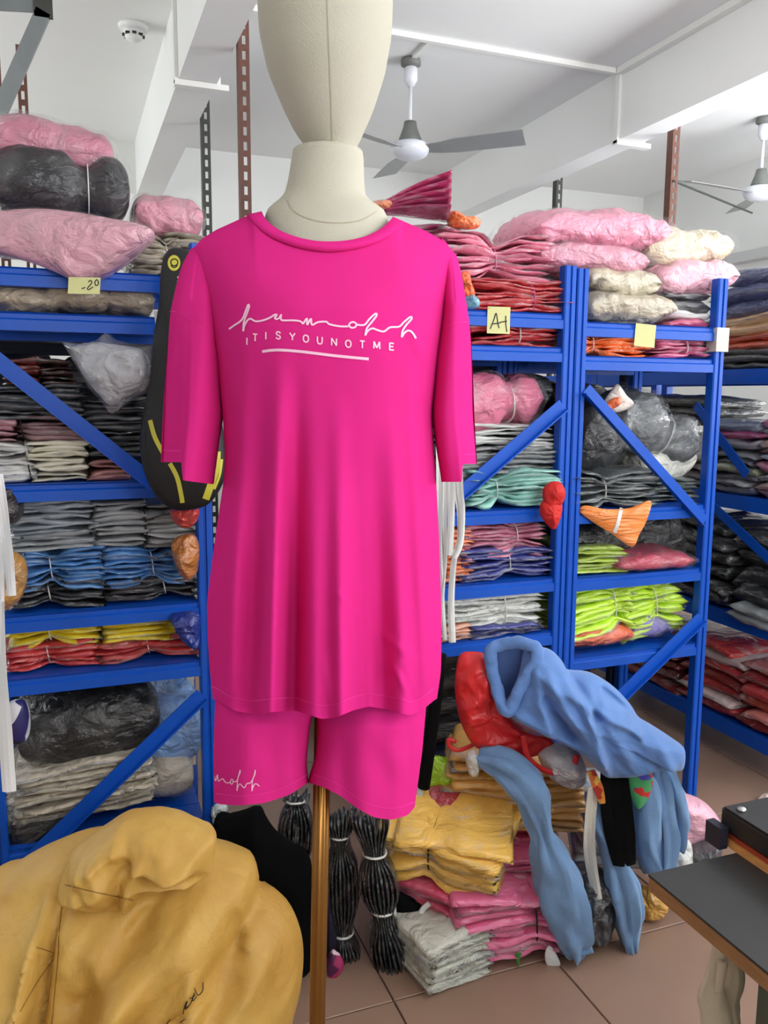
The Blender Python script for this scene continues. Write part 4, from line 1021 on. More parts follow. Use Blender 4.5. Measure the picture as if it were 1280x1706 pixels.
# fourth and fifth
S((766, 862, 914, 932), (196, 116, 142), 'dusty pink tied bundle on the navy one', Y=2.29, n=6, ties=(.42,), pinch=.45, ragged=.08, milk_glint=.4)
S((770, 914, 924, 972), (44, 50, 128), 'navy tied bundle on the fourth shelf', Y=2.28, n=5, z0=C4, ties=(.1,), pinch=.3, milk_glint=.25)
S((742, 882, 792, 974), (226, 120, 70), 'orange packs behind the hanging white straps', Y=2.28, n=7, ragged=.16, z0=C4)
S((742, 980, 906, 1058), (216, 218, 212), 'white tied stack on the fifth shelf', Y=2.28, n=8, ties=(.25,), pinch=.18, milk_glint=.1, ragged=.06)
S((780, 1042, 904, 1080), (38, 44, 122), 'flat navy pack under the white stack', Y=2.27, n=3, z0=C5)
S((732, 1046, 788, 1084), (226, 160, 130), 'peach pack at the left end of the fifth shelf', Y=2.26, n=3, z0=C5)
# white elastic straps hanging at the edge of the shirt
STR = plain((230, 232, 228), .7, bump=.2, bscale=200)
ws = thing('strap_bundle', tuple(fp(745, 1075, dr(745)-.04)), 'bunch of white elastic straps hanging right of the shirt', 'straps')
Dw = dr(745)-.10
for k, (cl, wd) in enumerate((([(731, 590), (733, 792), (732, 880), (735, 960), (741, 1060)], [10, 12, 9, 6]), ([(742, 590), (742, 792), (741, 870), (742, 930), (737, 1000), (742, 1066)], [12, 12, 9, 6, 8]), ([(750, 590), (752, 790), (752, 860), (750, 925)], [13, 13, 10]), ([(758, 590), (760, 792), (766, 850), (766, 900), (757, 932), (752, 1000), (754, 1070)], [12, 13, 12, 8, 10, 12]), ([(764, 590), (766, 796), (770, 850), (768, 905), (758, 930)], [9, 10, 11, 8]))):
    strip('strap', cl, wd, dr(745)-.04-.004*k, STR, ws, .006, .002, 40)
# -- end rack
S((1112, 486, 1186, 550), (60, 58, 62), 'black and white packaged garments beside the cream bag', Y=2.30, d=.3, n=4, z0=D1, cols=[(190, 70, 110), (224, 222, 220), (58, 58, 62), (52, 52, 56)])
CRM = (206, 194, 170)
B((986, 486, 1144, 550), CRM, 'lower cream bag on the end rack top shelf', Y=2.255, d=.36, z0=D1, wrap=.14)
B((986, 444, 1116, 494), (208, 198, 174), 'cream bag lying on the lower cream bag', Y=2.28, d=.34, wrap=.08)
B((1108, 432, 1250, 492), (228, 172, 188), 'pale pink bag at the right end of the end rack top', Y=2.30, d=.34, tilt=6, wrap=.06)
B((1084, 376, 1240, 450), (210, 198, 172), 'large cream bag at the upper right of the pile', Y=2.36, d=.34, tilt=5, wrap=.08)
B((898, 400, 1100, 456), (222, 150, 172), 'pink bag lying across the rack posts', Y=2.30, d=.34, wrap=.1)
B((896, 344, 1140, 414), (222, 144, 168), 'big glossy pink bag topmost of the right pile', Y=2.32, d=.36, tilt=2, wrap=.12, fold=.014)
S((976, 548, 1084, 598), (240, 112, 40), 'bright orange tied bundle on the second shelf of the end rack', Y=2.28, n=4, z0=D2, ties=(-.6,), pinch=.35, milk_glint=.15)
S((1092, 554, 1182, 600), (206, 96, 136), 'magenta tied bundle on the second shelf of the end rack', Y=2.28, n=4, z0=D2, ties=(.45,), pinch=.4, milk_glint=.4)
note((1058, 540, 1092, 578), dr(1075)-.02, 'blank yellow note on the end rack shelf edge', (), 6)
tp = thing('tape_wrap', tuple(fp(1205, 585, dr(1205)-.01)), 'strip of beige tape round the far right rack post', 'tape')
q = pl(1205, 566, 1, 2.25); MB().box(2.052, 2.104, 2.252, 2.30, pl(1205, 586, 1, 2.255)[2], pl(1205, 546, 1, 2.255)[2]).mk('tape_band', plain((206, 204, 190), .6, var=.1, vscale=30), tp)
# third level of the end rack
S((966, 786, 1096, 852), (92, 98, 100), 'dark grey tied bundle above the hanging orange pack', Y=2.26, d=.34, n=5, z0=D3, ties=(-.2,), pinch=.4, milk_glint=.35, ragged=.1)
orp = thing('garment_pack', tuple(fp(1020, 910, dr(1020)-.03)), 'bright orange pack hanging with a corner over the shelf edge', 'clothes bundle')
blob('folded_garment', [(966, 852), (975, 842), (1010, 848), (1050, 846), (1084, 834), (1080, 862), (1066, 890), (1053, 911), (1020, 890), (985, 868)], dr(1020)-.035, .014, .02, poly((242, 140, 60), .2), orp, fold=.006, seed=2)
stroke_mesh([[(1036, 846), (1030, 872), (1024, 888)]], 6, surf_placer(orp.children[0], dr(1020), .002)).mk('tape', TIE_W, orp)
B((968, 672, 1046, 788), (48, 48, 52), 'black garment in a clear bag behind the end rack brace', Y=2.38, d=.26, tilt=-8, wrap=.22, fold=.018)
B((1020, 664, 1168, 768), (86, 92, 96), 'grey tied bag lying slanted behind the end rack brace', Y=2.36, d=.3, tilt=-24, wrap=.3, ties=(0.2,), fold=.018)
soft('garment_pack', 'folded_garment', [(1006, 672), (1018, 652), (1030, 640), (1044, 658), (1056, 672), (1040, 684), (1018, 686)], dr(1030)+.03, .02, .03, (216, 206, 198), 'white pack with an orange patch above the grey slanted bag', fold=.006)
crumple([(1010, 676), (1020, 664), (1036, 662), (1034, 674), (1018, 682)], dr(1025)-.0, .014, (232, 104, 40), 'small orange patch of cloth on the white pack', fold=.006)
B((1080, 738, 1172, 806), (226, 226, 216), 'white folded garment under the grey slanted bag', Y=2.40, d=.26, wrap=0, tilt=8)
S((1078, 796, 1168, 850), (70, 84, 84), 'dark green-grey stack beside the end rack brace foot', Y=2.34, n=4, z0=D3)
B((962, 868, 1066, 938), (34, 36, 42), 'black plastic bag below the hanging orange pack', Y=2.36, d=.3, wrap=.2, fold=.018)
B((1040, 862, 1150, 950), (40, 40, 42), 'dark bag at the back of the fourth level of the end rack', Y=2.44, d=.2, wrap=.1, fold=.018)
S((960, 914, 1046, 966), (166, 190, 70), 'olive green pack at the left of the fourth shelf', Y=2.29, n=4, z0=D4, milk_glint=.35)
B((1034, 926, 1170, 964), (206, 70, 96), 'flat red-pink pack at the front of the fourth shelf', Y=2.235, d=.34, z0=D4, wrap=.18, fold=.005)
LM = (196, 232, 60)
S((952, 966, 1062, 1070), LM, 'left lime green tied bundle on the fifth shelf', Y=2.28, n=7, ties=(.55,), pinch=.3, ragged=.1, milk_glint=.4, tilt=6)
S((1046, 962, 1148, 1062), LM, 'right lime green tied bundle on the fifth shelf', Y=2.30, n=7, ties=(.2,), pinch=.35, ragged=.1, milk_glint=.4, tilt=6)
B((948, 1046, 1068, 1098), (238, 110, 70), 'orange bag under the lime green bundles', Y=2.27, d=.32, z0=D5, wrap=.1)
B((1056, 1038, 1130, 1096), (140, 130, 196), 'lavender bag beside the orange one', Y=2.30, d=.3, z0=D5, wrap=.14, fold=.016)
# -- right aisle rack (goods face left)
def SY(y0, y1, za, zb, col, label, n=None, ties=(), d=.36, cols=None, milk_glint=.3, x=XA+.01, ragged=.06, wrap=False, **kw):
    CNT[0] += 1; root = thing('garment_stack', (x+d/2, (y0+y1)/2, za), label, 'clothes bundle')
    h = zb-za; layers_into(root, x+d/2, (y0+y1)/2, za, y1-y0, d, h, n or max(2, int(h/.025)), poly(col, milk_glint), CNT[0], ties, .3, ragged, 0, -90, jyaw=6, mats=[poly(c, milk_glint) for c in cols] if cols else None, **kw)
    return root
SY(2.25, 2.70, G1+.20, G1+.37, (62, 70, 110), 'navy folded jeans topmost at the right picture edge', n=3, d=.3)
SY(2.22, 2.72, G1+.13, G1+.21, (196, 160, 120), 'tan folded garments below the navy jeans', n=2)
SY(2.22, 2.72, G1+.075, G1+.135, (212, 90, 56), 'rust orange folded garments at the right edge', n=2)
SY(2.22, 2.74, G1, G1+.08, (92, 92, 92), 'grey folded garments at the bottom of the right edge stack', n=3)
SY(2.78, 3.3, G1, G1+.22, (60, 60, 66), 'dark grey stack behind the end rack post', n=5)
rnd = random.Random(4)
SY(2.20, 2.42, G2, G2+.30, (150, 120, 140), 'multicoloured folded garments cut by the right picture edge', n=9, cols=[(120, 90, 100), (206, 180, 170), (150, 150, 160), (190, 120, 150), (140, 150, 170)])
SY(2.44, 2.66, G2, G2+.17, (130, 130, 140), 'grey mottled folded garments on the aisle rack second level', n=6, cols=[(110, 112, 128), (168, 170, 176), (90, 92, 104), (150, 156, 130)])
SY(2.42, 2.70, G2+.18, G2+.28, (190, 80, 130), 'pink and grey folded garments on top of the mottled ones', n=3, cols=[(150, 150, 158), (196, 90, 140), (120, 130, 150)])
SY(2.70, 3.10, G2, G2+.22, (120, 110, 110), 'dull folded garments seen through the end rack', n=6)
SY(2.74, 3.3, G2+.26, G2+.38, (64, 64, 60), 'black stack high on the aisle rack behind the end rack', n=3)
SY(2.18, 2.50, G3, G3+.34, (40, 42, 46), 'black plastic-wrapped stack at the right picture edge', n=5, milk_glint=.5)
SY(2.52, 2.90, G3, G3+.36, (38, 40, 42), 'black plastic-wrapped stack just right of the end rack post', n=6, milk_glint=.4)
SY(2.92, 3.40, G3, G3+.36, (36, 38, 40), 'black stack further back on the aisle rack', n=5, milk_glint=.3)
SY(2.22, 2.46, G3-.01, G3+.055, (150, 156, 158), 'silvery pack hanging over the front of the aisle shelf', n=2, x=XA-.05, d=.2, milk_glint=.7)
SY(2.16, 2.44, G4, G4+.27, (164, 52, 50), 'red and white packs at the lower right picture edge', n=6, cols=[(150, 44, 40), (206, 120, 110), (176, 70, 50), (196, 60, 60)], milk_glint=.7, ragged=.14)
SY(2.46, 2.78, G4, G4+.30, (176, 50, 54), 'red and white striped packs right of the end rack foot', n=7, cols=[(186, 50, 56), (214, 190, 186), (190, 60, 60), (140, 50, 44)], milk_glint=.7, ragged=.14)
SY(2.80, 3.20, G4, G4+.26, (120, 40, 42), 'dark red packs seen under the end rack brace', n=6, milk_glint=.4)
SY(3.2, 3.44, G4, G4+.2, (70, 90, 60), 'dull green packs deep on the lowest aisle shelf', n=4)
# -- dark bags added on the rear racks to block light in the gaps
k = 0
WHERE = {(0, 0): 'lowest shelf of the rear left rack', (0, 1): 'second shelf of the rear left rack', (0, 2): 'third shelf of the rear left rack', (1, 0): 'lowest shelf of the rear right rack', (1, 1): 'second shelf of the rear right rack', (1, 2): 'third shelf of the rear right rack'}
for ri, (xa, xb, nb) in enumerate(((-.36, .31, 2), (.96, 2.05, 4))):
    for si, z in enumerate((.1, .62, 1.12)):
        for q in range(nb):
            k += 1; rn = random.Random(k); w = (xb-xa)/nb; x = xa+w*(q+.5); h = rn.uniform(.38, .46)
            CNT[0] += 1; col = rn.choice([(34, 34, 38), (40, 38, 42), (30, 34, 44), (46, 40, 38)])
            nm = ['leftmost', 'second', 'third', 'rightmost'][q if nb == 4 else q*3]
            root = thing('garment_bag', (x, 2.97, z), '%s dark filler bag on the %s' % (nm, WHERE[(ri, si)]), 'bag', 'dark filler bags added to block light on the rear racks')
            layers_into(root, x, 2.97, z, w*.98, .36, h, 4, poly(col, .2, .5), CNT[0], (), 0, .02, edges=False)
#=====SPLIT=====
# ================================================================== floor goods in front of the racks
def on_floor(x, y): return float((pl(x, y, 2, 0.)-CC)@FH)
FLEECE = plain((98, 136, 196), .9, bump=.35, bscale=260, var=.05, vscale=20, sheen=.5, sheen_col=(.7, .8, 1.))
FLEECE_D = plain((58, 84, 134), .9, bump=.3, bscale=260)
LBLUE = plain((122, 160, 204), .85, bump=.25, bscale=220, var=.05, vscale=20, sheen=.35, sheen_col=(.8, .9, 1.))
REDN = plain((206, 30, 36), .45, bump=.25, bscale=60, var=.06, coat=.15)
BLACKC = plain((8, 8, 9), .9, var=.1, spec=.15)
DP = 2.18     # camera distance of the pile front
# packs under the garments
S((700, 1572, 812, 1642), (214, 214, 200), 'off-white folded pack lying on the floor under the pink packs', Y=1.675, d=.30, n=3, z0=.0, gloss=.7, milk_glint=.1, tilt=0, yaw=10)
def pile(box, D, col, label, n, ties=(), d=.26, yaw=0, tilt=0, milk_glint=.4, tie_mat=TIE_K, ragged=.08, z0=None, cols=None, pinch=.22, pitch=0, gloss=.9):
    """stack of packs on the floor seen from above; box is its front face"""
    CNT[0] += 1; x0, y0, x1, y1 = box; a = fp(x0, y1, D); b = fp(x1, y1, D); zt = fp((x0+x1)/2, y0, D)[2]
    zb = min(a[2], b[2]) if z0 is None else z0; h = max(zt-zb, .03); c = (a+b)/2+FH*d/2
    root = thing('garment_stack', (c[0], c[1], zb), label, 'clothes bundle')
    layers_into(root, c[0], c[1], zb, float(np.linalg.norm((b-a)[:2])), d, h, int(n*1.5), poly(col, milk_glint, gloss), CNT[0], ties, pinch, ragged, tilt, -math.degrees(YAW)+yaw, pitch, tie_mat=tie_mat, mats=[poly(c_, milk_glint, gloss) for c_ in cols] if cols else None, jyaw=9)
    return root
pile((655, 1478, 800, 1592), 1.98, (214, 70, 108), 'deep pink packs on the left side of the floor pile', 6, d=.30, yaw=-24, tilt=-7, milk_glint=.3, z0=.05)
pile((740, 1500, 930, 1606), 1.93, (232, 112, 156), 'pink packs with a black cord at the foot of the floor pile', 6, ties=(.52,), d=.30, yaw=8, milk_glint=.4, z0=.02)
pile((776, 1438, 900, 1500), 2.05, (222, 96, 140), 'dusty pink packs in the middle of the floor pile', 4, d=.24, yaw=5)
pile((800, 1380, 925, 1450), 2.16, (200, 70, 100), 'rose packs behind the hanging blue sleeve', 4, d=.22)
pile((655, 1384, 860, 1470), 1.97, (246, 196, 92), 'yellow packs tied with black cord on the floor pile', 5, ties=(-.25,), d=.30, yaw=-14, tilt=-6, milk_glint=.45, pinch=.34, pitch=12)
yb = fp(750, 1430, 1.93)
pile((750, 1262, 895, 1392), 2.12, (234, 178, 90), 'amber packs stacked under the red garment', 6, d=.25, yaw=-6, milk_glint=.4)
pile((880, 1290, 975, 1392), 2.14, (212, 158, 84), 'amber packs behind the grey-white cloth', 6, d=.22, milk_glint=.4)
pile((965, 1330, 1100, 1450), 2.20, (190, 196, 200), 'pale packs buried under the blue jersey', 5, d=.2)
crumple([(704, 1290), (720, 1262), (745, 1264), (770, 1270), (768, 1310), (740, 1322), (706, 1318)], 2.22, .05, (180, 226, 40), 'lime green bag left of the floor pile', fq=(16, 16, 16))
crumple([(700, 1330), (716, 1312), (760, 1310), (794, 1334), (770, 1366), (716, 1376)], 2.17, .05, (176, 44, 56), 'dark red plastic bag above the yellow packs', fq=(16, 16, 16))
crumple([(936, 1470), (960, 1440), (1010, 1452), (1024, 1500), (1014, 1552), (966, 1566), (930, 1540)], 2.05, .07, (52, 54, 58), 'black and silver crumpled bag between the blue legs', fold=.03)
crumple([(1060, 1490), (1080, 1478), (1108, 1492), (1112, 1515), (1086, 1528), (1062, 1524)], 2.15, .04, (226, 170, 74), 'small amber pack on the floor right of the blue leg')
crumple([(1086, 1412), (1120, 1396), (1150, 1402), (1146, 1440), (1110, 1462), (1080, 1450)], 2.18, .05, (214, 214, 210), 'white plastic bag under the hanging jersey', fold=.03)
soft('garment_bag', 'garment', [(1086, 1262), (1110, 1270), (1130, 1300), (1150, 1330), (1178, 1340), (1200, 1368), (1196, 1396), (1168, 1404), (1136, 1420), (1120, 1400), (1110, 1340)], 2.26, .06, .08, (238, 178, 196), 'pale pink bag at the right end of the floor pile', wrap=.14, fold=.014)
crumple([(1120, 1424), (1160, 1410), (1198, 1400), (1200, 1420), (1180, 1440), (1130, 1446)], 2.2, .05, (70, 72, 74), 'dark grey plastic bag behind the press table')
# red drawstring garment
rg = thing('red_garment', tuple(fp(860, 1262, 2.08)), 'red nylon garment with a strap loop under the blue fleece', 'garment')
blob('cloth_body', [(768, 1090), (790, 1086), (810, 1092), (822, 1120), (838, 1160), (850, 1192), (880, 1216), (915, 1228), (926, 1244), (905, 1256), (870, 1262), (830, 1256), (795, 1246), (776, 1222), (764, 1190), (758, 1150), (760, 1115)], 2.08, .034, .06, REDN, rg, c=(812, 1190), fold=.014, fq=(12, 12, 12), rings=24, seg=120, crisp=.020, cq=(9, 18), ang=25)
sweep('strap', [fp(x, y, 2.02) for x, y in ((872, 1225), (880, 1262), (905, 1282), (935, 1288), (955, 1276), (962, 1258))], [(.008, .003)], REDN, rg, n=30, seg=8)
sweep('drawstring', [fp(x, y, 2.10) for x, y in ((760, 1236), (748, 1232), (750, 1244), (765, 1250), (790, 1240))], [(.006, .004)], REDN, rg, n=20, seg=8)
# blue fleece trousers thrown on top
bf = thing('fleece_trousers', tuple(fp(980, 1288, 2.02)), 'blue fleece trousers with elastic waist thrown on top of the pile', 'trousers')
blob('cloth_body', [(880, 1078), (915, 1082), (936, 1100), (945, 1116), (985, 1122), (1020, 1142), (1048, 1170), (1066, 1196), (1098, 1216), (1128, 1236), (1140, 1248), (1136, 1278), (1112, 1272), (1080, 1282), (1040, 1290), (1006, 1286), (985, 1270), (955, 1244), (915, 1224), (880, 1206), (850, 1192), (838, 1176), (850, 1160), (866, 1120), (872, 1090)], 2.03, .10, .09, FLEECE, bf, c=(970, 1190), rings=30, seg=170, fold=.014, fq=(9, 9, 9), crisp=.022, cq=(11, 4), ang=40, rk=2.0,
     ridges=((880, 1110, 900, 1190, 9, .012), (905, 1120, 980, 1240, 9, .014), (930, 1130, 1050, 1200, 8, .012), (960, 1160, 1000, 1280, 9, .014), (990, 1150, 1040, 1180, 6, .012), (1000, 1140, 1060, 1190, 6, -.012), (860, 1180, 960, 1230, 8, .012), (900, 1150, 945, 1205, 8, -.014), (1010, 1280, 1130, 1250, 10, .01), (950, 1120, 980, 1170, 6, -.012)))
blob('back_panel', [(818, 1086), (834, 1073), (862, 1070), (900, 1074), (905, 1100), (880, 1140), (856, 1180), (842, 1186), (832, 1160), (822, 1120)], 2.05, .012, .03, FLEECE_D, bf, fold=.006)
sweep('waistband', [fp(x, y, 1.985+.05*k) for x, y, k in ((842, 1184, 0), (832, 1160, .6), (821, 1118, 1), (818, 1086, 1), (836, 1074, 1), (866, 1071, .6), (892, 1080, .2), (895, 1098, 0), (880, 1124, 0), (864, 1152, 0), (852, 1180, 0))], [(.016, .012)], FLEECE, bf, n=70, seg=12, fold=.004, fq=60, closed=True)
# pale blue jersey: two dangling legs and a drape
jl = thing('jersey_trousers', tuple(fp(940, 1588, 1.98)), 'pale blue jersey trouser leg hanging down the front of the pile', 'trousers')
sweep('trouser_leg', [fp(x, y, D) for x, y, D in ((800, 1256, 2.07), (830, 1264, 2.04), (858, 1285, 2.01), (880, 1318, 1.985), (890, 1342, 1.98), (905, 1390, 1.975), (928, 1460, 1.965), (948, 1530, 1.96), (958, 1575, 1.965), (960, 1592, 1.97))], [(.012, .02), (.036, .03), (.048, .038), (.036, .034), (.028, .03), (.046, .038), (.056, .045), (.056, .045), (.046, .04), (.014, .02)], LBLUE, jl, n=80, seg=28, fold=.022, fq=9, seed=4)
sweep('cuff', [fp(x, y, 1.97) for x, y in ((936, 1575), (960, 1580), (984, 1572))], [(.014, .03)], LBLUE, jl, n=10, seg=12, fold=.003)
jr = thing('jersey_trousers', tuple(fp(1045, 1580, 2.02)), 'pale blue jersey leg ending on the floor right of the black scarf', 'trousers')
sweep('trouser_leg', [fp(x, y, D) for x, y, D in ((992, 1320, 2.06), (1012, 1390, 2.04), (1030, 1450, 2.02), (1044, 1505, 2.02), (1050, 1560, 2.02), (1052, 1584, 2.02))], [(.028, .03), (.03, .03), (.026, .03), (.044, .036), (.038, .034), (.012, .02)], LBLUE, jr, n=50, seg=24, fold=.024, fq=6, seed=9)
jd = thing('jersey_shirt', tuple(fp(1105, 1450, 2.12)), 'pale blue jersey with a bright print draped at the right of the pile', 'garment')
for k, (cl, w_) in enumerate((([(1070, 1290), (1078, 1350), (1080, 1400), (1098, 1446)], .036), ([(1094, 1272), (1104, 1330), (1112, 1390), (1110, 1440)], .034), ([(1112, 1276), (1126, 1330), (1132, 1380), (1128, 1410)], .026), ([(1060, 1350), (1070, 1400), (1088, 1450)], .024))):
    sweep('drape_fold', [fp(x, y, 2.10+.012*k) for x, y in cl], [(w_*.7, .03), (w_, .035), (w_, .035), (w_*.8, .03)], LBLUE, jd, n=30, seg=18, fold=.022, fq=4, seed=k+20)
FLORAL = camo_mat([(70, 176, 110), (70, 176, 110), (214, 40, 40), (70, 170, 104), (60, 60, 190)], 46)
blob('print_panel', [(1046, 1282), (1062, 1272), (1082, 1274), (1088, 1300), (1080, 1330), (1064, 1348), (1052, 1330), (1044, 1305)], 2.055, .012, .02, FLORAL, jd, fold=.004)
# scarf strips
bs = thing('black_scarf', tuple(fp(1030, 1440, 2.0)), 'black fabric strip hanging between the pale blue jerseys', 'scarf')
strip('cloth_strip', [(1024, 1284), (1028, 1340), (1034, 1400), (1040, 1440)], [48, 52, 48, 38], 2.0, BLACKC, bs, .012, .008)
wsx = thing('white_strap', tuple(fp(995, 1510, 1.99)), 'cream cotton strap hanging beside the black scarf', 'strap')
strip('cloth_strip', [(990, 1310), (984, 1370), (984, 1430), (998, 1508)], [22, 18, 18, 14], 1.99, plain((216, 212, 200), .8, bump=.2), wsx, .008, .004)
pt_ = thing('patterned_ribbon', tuple(fp(990, 1340, 1.985)), 'orange patterned ribbon above the cream strap', 'ribbon')
strip('cloth_strip', [(984, 1284), (994, 1305), (1004, 1338)], [16, 18, 10], 1.984, camo_mat([(226, 150, 50), (190, 50, 40), (240, 200, 90), (230, 120, 50)], 60), pt_, .004, .003)
crumple([(898, 1250), (930, 1238), (960, 1246), (976, 1280), (974, 1305), (950, 1312), (918, 1296), (902, 1275)], 2.07, .05, (206, 206, 208), 'grey-white crumpled cloth under the red strap', 'cloth', 'crumpled_cloth', fold=.02, fq=(18, 18, 18))
crumple([(776, 1262), (790, 1250), (800, 1270), (796, 1292), (782, 1290)], 2.06, .02, (220, 216, 206), 'small white cloth loop on the amber packs', 'cloth', 'crumpled_cloth')
# bundles of zip bags in black with white ties
ZB = poly((48, 52, 54), .55)
def zipbundle(path, w_, label, tie_at, D):
    c = fp(*path[-1], D); t = thing('zip_bag_bundle', tuple(c), label, 'bundle', 'tied bundles of zip bags')
    P = catmull(path, 12); rn = random.Random(int(path[0][0]))
    for k in range(9):
        o = (k-4)/4.; pts = []; ex = rn.uniform(-6, 10)
        for i, (x, y) in enumerate(P):
            tt = i/11; pin = 1-sum(.55*math.exp(-((tt-q)/.10)**2) for q in tie_at)
            pts.append(fp(x+o*w_*pin, y+(ex if i in (0, 11) else 0), D)-FH*(.03*pin*math.cos(o*1.5))*rn.uniform(.8, 1.1))
        sweep('zip_bag', pts, [(.005, .03)]*3, poly((40+rn.randint(-8, 14), 44, 46), .16), t, n=24, seg=8, fold=.004, seed=k)
    for q in tie_at:
        i = q*11; x, y = P[int(round(i))]
        sweep('tie', [fp(x+w_*.62*math.cos(a), y+6*math.sin(a)*-1, D)-FH*(.045*math.sin(a)) for a in [2*math.pi*k/20 for k in range(20)]], [(.003, .004)], TIE_W, t, n=36, seg=6, closed=True)
    return t
Dz = on_floor(640, 1600)
zipbundle([(494, 1322), (492, 1390), (490, 1500)], 26, 'dark zip bag bundle standing left of the brass pole', (.10, .68), on_floor(490, 1500))
zipbundle([(566, 1350), (568, 1420), (570, 1500), (574, 1590)], 26, 'dark zip bag bundle standing just right of the brass pole', (.22, .80), Dz+.03)
zipbundle([(616, 1352), (626, 1430), (638, 1520), (655, 1606)], 30, 'dark zip bag bundle nearest the pink floor packs', (.25, .68), Dz)
# white webbing loop, black rod, scraps
wb = thing('webbing_loop', tuple(fp(680, 1568, 1.98)), 'white webbing strap loop on black cloth beside the zip bags', 'strap')
sweep('webbing', [fp(x, y, 1.98) for x, y in ((655, 1510), (658, 1540), (668, 1562), (684, 1568), (698, 1552), (702, 1520), (716, 1505))], [(.008, .003)], STR, wb, n=40, seg=8)
blob('black_cloth', [(656, 1490), (680, 1494), (702, 1510), (696, 1540), (678, 1552), (662, 1535)], 2.0, .015, .03, BLACKC, wb, fold=.004)
rod = thing('black_tube', tuple(fp(700, 1350, 2.2)), 'black tube with a white end cap beside the shorts', 'tube')
sweep('tube', [fp(x, y, 2.14) for x, y in ((734, 1090), (722, 1200), (706, 1312))], [(.017, .017)], BLACKC, rod, n=10, seg=16)
sweep('end_cap', [fp(x, y, 2.14) for x, y in ((701, 1310), (698, 1352))], [(.009, .009)], plain((214, 216, 216), .4), rod, n=6, seg=14)
soft('cloth_scrap', 'cloth', [(545, 1600), (556, 1582), (572, 1600), (570, 1618), (552, 1634), (546, 1622)], on_floor(556, 1625), .015, .02, (150, 40, 90), 'small magenta cloth scrap on the floor behind the pole', 'cloth', mat=camo_mat([(170, 40, 100), (90, 30, 80), (230, 200, 210)], 40))
soft('cloth_scrap', 'cloth', [(543, 1470), (560, 1500), (566, 1560), (556, 1596), (545, 1598)], on_floor(556, 1620)+.06, .03, .04, (34, 30, 50), 'dark navy cloth behind the brass pole', 'cloth', mat=plain((30, 26, 48), .8))
soft('paper_scrap', 'paper', [(912, 1608), (908, 1590), (914, 1576), (924, 1584), (934, 1606), (926, 1612)], on_floor(922, 1608), .004, .006, (222, 222, 214), 'torn white paper scrap on the floor tiles', 'paper', mat=PAPER, fold=.003)
soft('leaf_scrap', 'leaf', [(858, 1594), (862, 1586), (869, 1588), (866, 1600), (864, 1612)], on_floor(864, 1612), .003, .004, (70, 130, 60), 'tiny green scrap at the foot of the pink packs', 'scrap', mat=plain((70, 132, 60), .6), fold=.002)
# black cushion leaning by the left rack
soft('black_bag', 'bag_body', [(352, 1384), (372, 1366), (400, 1358), (424, 1350), (432, 1364), (455, 1398), (492, 1424), (518, 1446), (520, 1530), (516, 1618), (470, 1622), (400, 1630), (356, 1600)], on_floor(450, 1625)-.02, .07, .16, (14, 14, 15), 'plain black cloth bag slumped on the floor behind the yellow sack', mat=plain((5, 5, 6), .95, var=.1, spec=.1), fold=.01, c=(440, 1500))
crumple([(352, 1340), (368, 1334), (380, 1346), (372, 1364), (356, 1372)], 2.25, .02, (190, 200, 200), 'crumpled clear plastic at the left rack foot', fold=.02, fq=(40, 40, 40))
# ------------------------------------------------------------------ yellow woven sack
SACKM, nt, b_, out_ = base_mat('woven_sack'); L_ = nt.links
tc = nd(nt, 'ShaderNodeTexCoord')
n1 = nd(nt, 'ShaderNodeTexNoise'); n1.inputs['Scale'].default_value = 4; n1.inputs['Detail'].default_value = 6
cr = nd(nt, 'ShaderNodeValToRGB'); cr.color_ramp.elements[0].position = .3; cr.color_ramp.elements[0].color = (*lin((182, 134, 52)), 1); cr.color_ramp.elements[1].position = .7; cr.color_ramp.elements[1].color = (*lin((220, 178, 92)), 1)
wv = nd(nt, 'ShaderNodeTexNoise'); wv.inputs['Scale'].default_value = 17; wv.inputs['Detail'].default_value = 6; wv.inputs['Distortion'].default_value = .3
bp = nd(nt, 'ShaderNodeBump'); bp.inputs['Strength'].default_value = .7; bp.inputs['Distance'].default_value = .012
L_.new(tc.outputs['Object'], n1.inputs['Vector']); L_.new(tc.outputs['Object'], wv.inputs['Vector']); L_.new(n1.outputs['Fac'], cr.inputs[0]); L_.new(cr.outputs[0], b_.inputs['Base Color'])
L_.new(wv.outputs['Fac'], bp.inputs['Height']); L_.new(bp.outputs[0], b_.inputs['Normal']); b_.inputs['Roughness'].default_value = .55
SACKD = plain((138, 98, 40), .7)
DS = 1.55
sk = thing('woven_sack', tuple(fp(230, 1960, DS)*[1, 1, 0]), 'big mustard yellow woven sack standing in the left foreground', 'sack')
